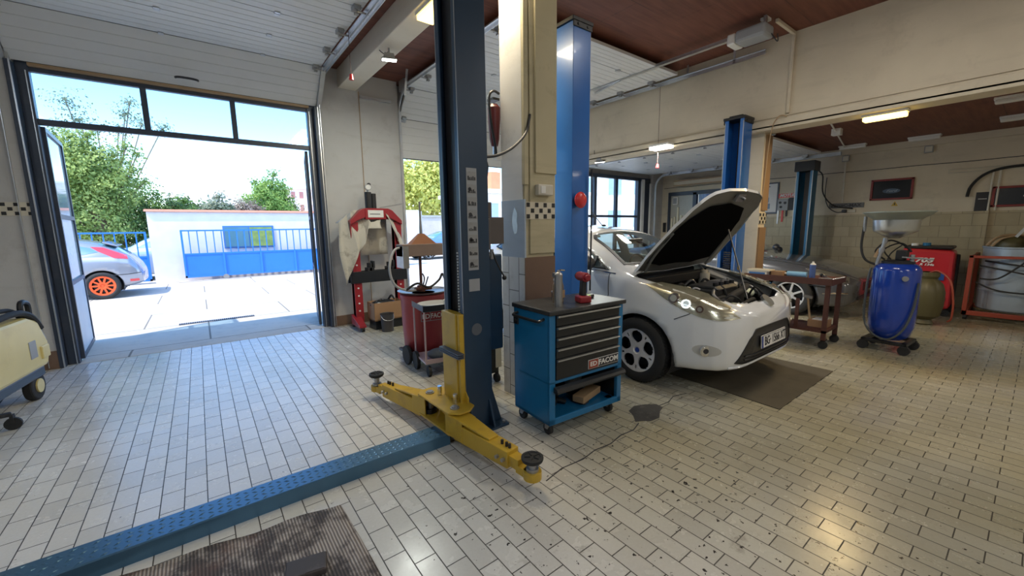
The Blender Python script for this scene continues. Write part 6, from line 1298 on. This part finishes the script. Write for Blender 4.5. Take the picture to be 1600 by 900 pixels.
# ------------------------------------------------------------------ far wall
XW = 10.8
def wallthing(name, label, cat, y0, y1, z0, z1, parts):
    o = thing(name, label, cat, (XW, (y0 + y1) / 2, z0))
    for n_, a, b, c, d, dep, m_ in parts: MB().box(-dep[1], -dep[0], a - (y0 + y1) / 2, b - (y0 + y1) / 2, c - z0, d - z0).build(n_, m_, o)
    return o
wallthing('poster_frame', 'dark-framed poster with a bluish drawing on the far wall', 'poster', 3.86, 4.26, 1.80, 2.48, [('frame', 3.84, 4.28, 1.78, 2.50, (.0, .03), M['frame']), ('poster_sheet', 3.87, 4.25, 1.82, 2.47, (.03, .033), M['paper']), ('poster_drawing', 4.00, 4.14, 1.90, 2.02, (.033, .035), mat('drawing_blue', (.20, .30, .42), .6)), ('poster_drawing', 4.03, 4.13, 2.05, 2.16, (.033, .035), bpy.data.materials['drawing_blue']), ('poster_heading', 4.02, 4.20, 2.40, 2.42, (.033, .035), M['ink'])])
o = wallthing('oil_sign', 'red MOTUL sign above a small display board on the far wall', 'sign', 3.49, 3.84, 1.90, 2.24, [('red_sign', 3.49, 3.84, 2.14, 2.23, (.0, .015), M['red_bright'])])
text('motul_lettering', 'MOTUL', .088, M['paper'], o, (-.017, 0, .285), (R(90), 0, R(-90)), .001, 1.0, bold=.004, shear=.3)
o = thing('display_board', 'grey display board with dials and hanging tags below the red sign', 'board', (XW, 3.73, 1.85)); MB().box(-.03, 0, -.10, .11, 0, .26).build('board', M['greypaper'], o, bev=.004); MB().box(-.025, 0, -.24, -.11, 0, .28).build('dark_board', M['ink'], o)
for yy, zz in ((.06, .18), (-.04, .17), (.04, .08)): MB().cyl((-.04, yy, zz), (-.03, yy, zz), .028, n=14).build('dial', M['ink'], o)
for yy, l_, mm in ((.09, .30, 'steel'), (-.0, .26, 'red_bright'), (-.08, .14, 'ink')): MB().box(-.03, -.02, yy - .018, yy + .018, -l_, 0).build('hanging_tag', M[mm], o)
o = wallthing('name_plate', 'dark grey plate reading FocusC-MAX above the wall socket', 'sign', 2.30, 2.84, 1.86, 1.95, [('plate', 2.28, 2.86, 1.855, 1.955, (.0, .018), mat('dark_grey_plate', (.12, .12, .12), .5))])
text('plate_lettering', 'FocusC-MAX', .085, M['ink'], o, (-.0195, 0, .045), (R(90), 0, R(-90)), .001, 1.05, bold=.003)
o = thing('wall_socket', 'black plug in a white socket strip under the dark grey plate', 'socket', (XW, 2.56, 1.79)); MB().box(-.03, 0, -.16, .06, -.03, .03).build('socket_strip', M['offwhite'], o, bev=.004); MB().box(-.08, -.03, -.02, .06, -.03, .03).build('plug', M['black'], o, bev=.008); MB().tube([(-.06, .02, .0), (-.08, .14, -.02), (-.06, .30, .1), (-.04, .38, .35), (-.03, .38, .72)], .008).build('plug_cable', M['black'], o)
def redpic(label, y0, y1, z0, z1, oval=True):
    o = thing('framed_picture', label, 'picture', (XW, (y0 + y1) / 2, (z0 + z1) / 2)); a = (y1 - y0) / 2; b = (z1 - z0) / 2; w = .035
    MB().box(-.04, 0, -a, a, b - w, b).box(-.04, 0, -a, a, -b, -b + w).box(-.04, 0, -a, -a + w, -b, b).box(-.04, 0, a - w, a, -b, b).build('frame', mat('dark_red_frame', (.22, .02, .02), .4) if oval else bpy.data.materials['dark_red_frame'], o, bev=.004)
    MB().box(-.015, 0, -a + w, a - w, -b + w, b - w).build('picture', mat('near_black_print', (.012, .015, .02), .2) if oval else bpy.data.materials['near_black_print'], o)
    if oval:
        m = MB().add([(-.0165, .13 * math.cos(2 * PI * k / 28), -.03 + .045 * math.sin(2 * PI * k / 28)) for k in range(28)], [tuple(range(28))]); m.build('oval_emblem', mat('faded_oval_blue', (.05, .09, .15), .3), o)
        text('oval_lettering', 'Ford', .06, mat('pale_script', (.35, .42, .48), .4), o, (-.0175, 0, -.03), (R(90), 0, R(-90)), .0005, 1.3, shear=.4)
    else: MB().box(-.018, -.015, -.06, .06, -.01, .01).build('picture_mark', M['paper'], o)
    return o
redpic('red-framed dark picture with a faint oval emblem on the far wall', 1.58, 2.20, 1.98, 2.38)
redpic('red-framed dark picture at the right edge of the far wall', -.20, .60, 1.78, 2.12, False)
MB_ = MB().tube([(XW - .03, 2.65, 3.0), (XW - .03, 2.63, 1.96)], .014, smooth=0); o = tag(MB_.build('conduit_pipe', M['offwhite']), 'vertical conduit pipe above the dark grey name plate', 'pipe')
for yy, lb in ((2.65, 'square junction box at the top of the conduit above the name plate'), (1.44, 'square junction box below the right-hand ceiling light of the far wall')):
    o = thing('junction_box', lb, 'junction box', (XW, yy, 2.86)); MB().box(-.05, 0, -.06, .06, -.06, .06).build('box_body', M['greypaper'], o, bev=.006); MB().box(-.055, -.05, -.045, .045, -.045, .045).build('box_cover', M['offwhite'], o)
m = MB(); m.tube([(XW - .01, y, 2.585 + .004 * math.sin(y * 5)) for y in np.linspace(-2, 6.8, 40)], .006, n=5, smooth=0); tag(m.build('wall_cable', M['ink']), 'thin black cable clipped along the far wall', 'cable')
m = MB().tube([(XW - .03, 1.15, 2.40), (XW - .03, -1.5, 2.42)], .006, smooth=0).tube([(XW - .03, 1.15, 2.45), (XW - .03, -1.5, 2.47)], .006, smooth=0).bar((XW - .03, 1.15, 2.40), (XW - .03, 1.15, 2.45), .006, .006); tag(m.build('wall_rail', M['offwhite']), 'pair of thin rails along the upper right of the far wall', 'rail')
for yy, lb in ((.62, 'left one of the two slim vertical pipes at the right of the far wall'), (.54, 'right one of the two slim vertical pipes at the right of the far wall')): tag(MB().tube([(XW - .03, yy, 2.40), (XW - .03, yy, 1.72)], .013, smooth=0).build('wall_pipe', M['offwhite']), lb, 'pipe')
m = MB().tube([(XW - .05, .88, 1.97), (XW - .05, .85, 2.15), (XW - .05, .72, 2.33), (XW - .05, .5, 2.42), (XW - .05, .1, 2.44), (XW - .05, -.5, 2.46)], .022); tag(m.build('black_hose', M['rubber']), 'curved black hose hanging from the rails on the far wall', 'hose')
o = thing('dark_shelf_unit', 'narrow dark board left of the red-framed picture at the right edge', 'board', (XW, .2, 1.72)); MB().box(-.012, 0, .42, .58, 0, .32).build('board', M['ink'], o); MB().box(-.014, -.012, .45, .55, .20, .21).build('board_mark', M['paper'], o)
struct('trim_9', MB().box(XW - .09, XW, .60, .70, 0, 1.72), M['far_tiles'])
o = thing('warning_sticker', 'small yellow warning triangle on the wall above the funnel', 'sticker', (XW, 1.82, 1.86)); MB().prism([(-.05, 0), (.05, 0), (0, .09)], 'x', -.004, 0).build('triangle', M['yellow'], o); MB().box(-.006, -.004, -.008, .008, .02, .06).build('triangle_mark', M['ink'], o)
# air conditioner / heater unit high on the far wall and blind box
o = thing('wall_heater', 'long cream shelf unit high on the far wall under the garage door rail', 'wall unit', (XW, 5.6, 2.60)); MB().box(-.25, 0, -.75, .75, 0, .16).build('unit_body', M['beam'], o, bev=.01); MB().box(-.28, -.25, -.75, .75, .0, .03).box(-.28, -.25, -.75, .75, .12, .15).build('unit_rail', M['wood'], o); MB().cyl((-.30, -.80, .08), (0, -.80, .08), .09, n=20).build('end_drum', M['wood'], o)
# ------------------------------------------------------------------ lamps, opener, conduits, pull cords
def batten(label, c, L, ax, lit, mt, w=.12, group=None):
    o = thing('ceiling_light', label, 'light', c, 0 if ax == 'x' else R(90), group)
    MB().box(-L / 2, L / 2, -w / 2, w / 2, -.03, 0).build('housing', M['white'], o, bev=.004); MB().box(-L / 2 + .01, L / 2 - .01, -w / 2 + .008, w / 2 - .008, -.075, -.03).build('diffuser', mt, o, bev=.012); return o
batten('warm glowing rectangular lamp under the big cream beam, at the right', (6.42, 1.26, 2.80), .40, 'y', 1, M['lamp_warm'], .14)
batten('warm glowing lamp under the white beam, at the top beside the navy post', (2.06, 3.55, 3.70), 1.1, 'y', 1, M['lamp_warm'], .2)
batten('unlit white batten light on the ceiling above the far wall junction box', (10.35, 1.46, 3.05), .42, 'y', 0, M['white'])
batten('unlit white batten light on the far ceiling above the conduit pipe', (10.3, 2.45, 3.05), .42, 'y', 0, M['white'])
batten('unlit white batten light at the upper right edge, the higher of two', (8.0, .30, 3.05), .5, 'y', 0, M['white'])
batten('unlit white batten light at the upper right edge, the lower of two', (9.5, .32, 3.05), .5, 'y', 0, M['white'])
batten('lit white panel light hanging under the cream beam over the white car', (6.18, 3.98, 2.86), .36, 'y', 1, M['lamp_soft'], .2)
def flood(label, c, rz):
    o = thing('floodlight', label, 'floodlight', c, rz); MB().hexa([(-.07, -.03, -.12), (.07, -.03, -.12), (.07, .03, -.12), (-.07, .03, -.12)], [(-.055, -.04, -.06), (.055, -.04, -.06), (.055, .05, -.06), (-.055, .05, -.06)]).hexa([(-.09, -.09, -.15), (.09, -.09, -.15), (.09, .07, -.12), (-.09, .07, -.12)], [(-.09, -.08, -.13), (.09, -.08, -.13), (.09, .07, -.10), (-.09, .07, -.10)]).build('lamp_housing', M['greypaper'], o, bev=.006)
    MB().hexa([(-.08, -.08, -.156), (.08, -.08, -.156), (.08, .06, -.127), (-.08, .06, -.127)], [(-.08, -.08, -.150), (.08, -.08, -.150), (.08, .06, -.122), (-.08, .06, -.122)]).build('lit_lens', M['lamp_white'], o); MB().bar((0, .0, -.08), (0, .0, 0), .03, .02).build('mount', M['greypaper'], o)
    MB().tube([(0, .0, -.03), (-.05, .05, -.05), (-.12, .08, .02), (-.12, .04, .1)], .005).build('lamp_cable', M['ink'], o); return o
flood('small bright floodlight under the white beam near the doorway', (2.05, 5.05, 3.70), R(-20))
flood('small bright floodlight under the cream beam beside the bright blue post', (6.28, 5.35, 2.90), R(-60))
def cord(label, x, y, z1, z0):
    o = thing('pull_cord', label, 'pull cord', (x, y, z1)); MB().cyl((0, 0, z0 - z1 + .05), (0, 0, 0), .003, n=6).build('cord', M['rust'], o); MB().cyl((0, 0, z0 - z1), (0, 0, z0 - z1 + .06), .028, .018, n=14).build('bulb_handle', M['red_bright'], o)
cord('thin pull cord with a small red handle hanging near the white beam', 1.60, 5.10, 3.80, 3.27)
cord('thin pull cord with a dark red handle hanging before the cream beam', 6.20, 4.05, 3.97, 2.50)
o = thing('door_opener', 'grey electric garage door opener under the brown ceiling with its long rail', 'door opener', (5.55, 2.45, 3.97))
MB().box(-.13, .13, -.24, .10, -.24, -.10).build('motor_housing', M['greypaper'], o, bev=.03); MB().box(-.12, .12, .10, .20, -.24, -.11).build('lamp_cover', M['white'], o, bev=.02); MB().box(-.02, .02, .2, 3.9, -.14, -.10).box(-.03, .03, .2, 3.9, -.145, -.14).build('drive_rail', M['galv'], o); MB().box(-.02, .02, -.2, -.17, -.12, 0).box(-.02, .02, 1.6, 1.63, -.12, 0).build('hanger', M['galv'], o)
MB().bar((0, 1.9, -.14), (.1, 2.5, -.17), .02, .03).build('pull_arm', M['galv'], o); MB().tube([(.05, -.24, -.2), (.08, -.3, -.3), (.12, -.28, -.2)], .006).build('opener_cable', M['ink'], o); MB().box(.02, .12, -.20, -.12, -.03, 0).build('ceiling_socket', M['white'], o)
m = MB().box(5.72, 6.30, 2.19, 2.225, 3.925, 3.965).box(6.262, 6.297, 2.19, 2.225, 2.98, 3.925); tag(m.build('cable_duct', M['beam'], bev=.004), 'cream cable duct along the ceiling and down the big beam', 'cable duct')
m = MB().tube([(6.24, 2.20, 2.93), (6.22, 2.28, 2.95), (6.24, 2.36, 2.84), (6.26, 2.40, 2.55), (6.28, 2.42, 2.25), (6.33, 2.45, 2.0), (6.36, 2.48, 1.85)], .007); tag(m.build('loose_cable', M['wood']), 'loose brown cable hanging in a loop from the beam to the far pillar', 'cable')
m = MB().tube([(7.6, 2.1, 3.02), (10.6, 2.62, 3.02)], .012, smooth=0).box(8.3, 8.42, 2.15, 2.27, 2.95, 3.05); tag(m.build('ceiling_conduit', M['white']), 'white conduit with a junction box crossing the low brown ceiling', 'conduit')
m = MB().tube([(2.24, 6.842, 3.70), (2.235, 6.842, 2.0), (2.24, 6.842, .2)], .006, n=6, smooth=0); tag(m.build('wall_joint_cable', M['wood']), 'thin cable running straight down the pier wall behind the press', 'cable')
o = thing('wall_disc', 'small round black fixture on the pier wall above the press', 'fixture', (2.31, 6.85, 2.27)); MB().cyl((0, -.02, 0), (0, 0, 0), .03, n=16).build('disc', M['black'], o); MB().cyl((0, -.024, 0), (0, -.02, 0), .012, n=10).build('disc_centre', M['steel'], o)
m = MB().box(2.25, 2.75, 6.80, 6.85, 3.60, 3.64); tag(m.build('wall_bracket', M['galv']), 'short steel bracket bar at the top of the pier wall', 'bracket')

for c, lb in (((4.2, .8, 3.97), 'added unseen fill light on the high ceiling above the working bay, nearest the white car'), ((4.2, -3.6, 3.97), 'added unseen fill light on the high ceiling at the back of the working bay'), ((.3, -2.6, 3.97), 'added unseen fill light on the high ceiling at the back of the first bay'),
              ((-2.4, 1.8, 3.97), 'added unseen fill light on the high ceiling beside the left wall'), ((8.5, -3.2, 3.05), 'added unseen fill light at the back of the low-ceilinged bay')):
    batten(lb, c, 1.6, 'y', 1, M['lamp_soft'], .22)  # out-of-view battens added to carry the fill lights
SKY = .31; SUN = 2.9; EXPO = 1.0
LAMPS_AND_FILLS = [(2.06, 3.2, 3.58, .3, 1.2, 24, (1, .85, .6)), (6.42, 1.26, 2.70, .15, .4, 11, (1, .72, .35)), (8.5, -3.2, 2.96, .2, 1.6, 13, (1, .93, .78)),
         (4.2, -3.6, 3.88, .3, 1.6, 26, (1, .92, .80)), (.3, -2.6, 3.88, .3, 1.6, 30, (.80, .90, 1)), (-2.4, 1.8, 3.88, .3, 1.6, 16, (.66, .83, 1)), (4.2, .8, 3.88, .2, 1.4, 17, (1, .95, .88)), (6.12, 3.98, 2.74, .2, .3, 28, (1, .95, .85)), (6.28, 5.35, 2.70, .15, .15, 26, (.95, 1, .95)), (2.05, 5.03, 3.52, .15, .15, 14, (.95, 1, .92))]  # entries at the added battens are extra fill; the others sit at visible lamps
for o in bpy.data.objects:
    if '_w' in o: del o['_w']
GR = {'tree': 'trees and shrubs beyond the yard wall', 'ceiling_light': 'batten lights on ceilings and beams', 'floodlight': 'small floodlights on the beams', 'pull_cord': 'pull cords with red handles',
      'junction_box': 'junction boxes on the far wall', 'dust_sheet': 'sheets draped over the press', 'yard_gate': 'blue yard gates', 'wall_pipe': 'slim vertical pipes on the far wall', 'framed_picture': 'red-framed pictures on the far wall', 'parked_car': 'cars parked outside', 'distant_block': 'distant blocks on the skyline', 'car_lift': 'two-post car lifts'}
for o in bpy.data.objects:
    b = o.name.split('.')[0]
    if o.parent is None and b in GR and 'label' in o: o['group'] = GR[b]
# ------------------------------------------------------------------ light, sky, camera
w = bpy.data.worlds.new('sky'); bpy.context.scene.world = w; w.use_nodes = True
N = w.node_tree.nodes; L = w.node_tree.links; bg = N['Background']
sk = N.new('ShaderNodeTexSky'); sk.sky_type = 'NISHITA'; sk.sun_disc = False; sk.sun_elevation = R(56); sk.sun_rotation = R(200); sk.air_density = 1.0; sk.dust_density = .6; sk.ozone_density = 3.5
hs = N.new('ShaderNodeHueSaturation'); hs.inputs['Saturation'].default_value = 1.22; L.new(sk.outputs[0], hs.inputs['Color']); L.new(hs.outputs[0], bg.inputs['Color']); bg.inputs['Strength'].default_value = SKY
def lamp(name, typ, loc, energy, col=(1, 1, 1), rot=(0, 0, 0), **k):
    l = bpy.data.lights.new(name, typ); l.energy = energy; l.color = col
    for a, b in k.items(): setattr(l, a, b)
    o = bpy.data.objects.new(name, l); C.objects.link(o); o.location = loc; o.rotation_euler = rot; return o
sd = Vector((.62, .235, -1)).normalized()
s = lamp('sun', 'SUN', (0, 0, 20), SUN, (1., .95, .86), angle=R(.6)); s.rotation_euler = sd.to_track_quat('-Z', 'Y').to_euler()
for k, (x, y, z, sx, sy, e, c) in enumerate(LAMPS_AND_FILLS):
    lamp('lamp_or_fill', 'AREA', (x, y, z), e, c, shape='RECTANGLE', size=sx, size_y=sy)  # visible lamps and added fill lights share this name
F_, yaw, pitch, roll, H = 632.8, .654231, -.14894, -.0135067, 1.55
fw = Vector((math.sin(yaw) * math.cos(pitch), math.cos(yaw) * math.cos(pitch), math.sin(pitch)))
r0 = Vector((math.cos(yaw), -math.sin(yaw), 0)); u0 = r0.cross(fw)
rr = math.cos(roll) * r0 + math.sin(roll) * u0; uu = -math.sin(roll) * r0 + math.cos(roll) * u0
cam = bpy.data.cameras.new('camera'); co = bpy.data.objects.new('camera', cam); C.objects.link(co)
cam.sensor_width = 36; cam.lens = F_ / 1600 * 36; cam.clip_start = .02; cam.clip_end = 500
co.matrix_world = Matrix(((rr.x, uu.x, -fw.x, 0), (rr.y, uu.y, -fw.y, 0), (rr.z, uu.z, -fw.z, H), (0, 0, 0, 1)))
sc = bpy.context.scene; sc.camera = co
sc.view_settings.view_transform = 'Standard'; sc.view_settings.look = 'None'; sc.view_settings.gamma = 1; sc.view_settings.use_curve_mapping = False
sc.view_settings.exposure = EXPO
sc.cycles.max_bounces = 10; sc.cycles.diffuse_bounces = 5; sc.cycles.transparent_max_bounces = 16; sc.cycles.sample_clamp_indirect = 6
try: sc.cycles.use_denoising = True
except Exception: pass
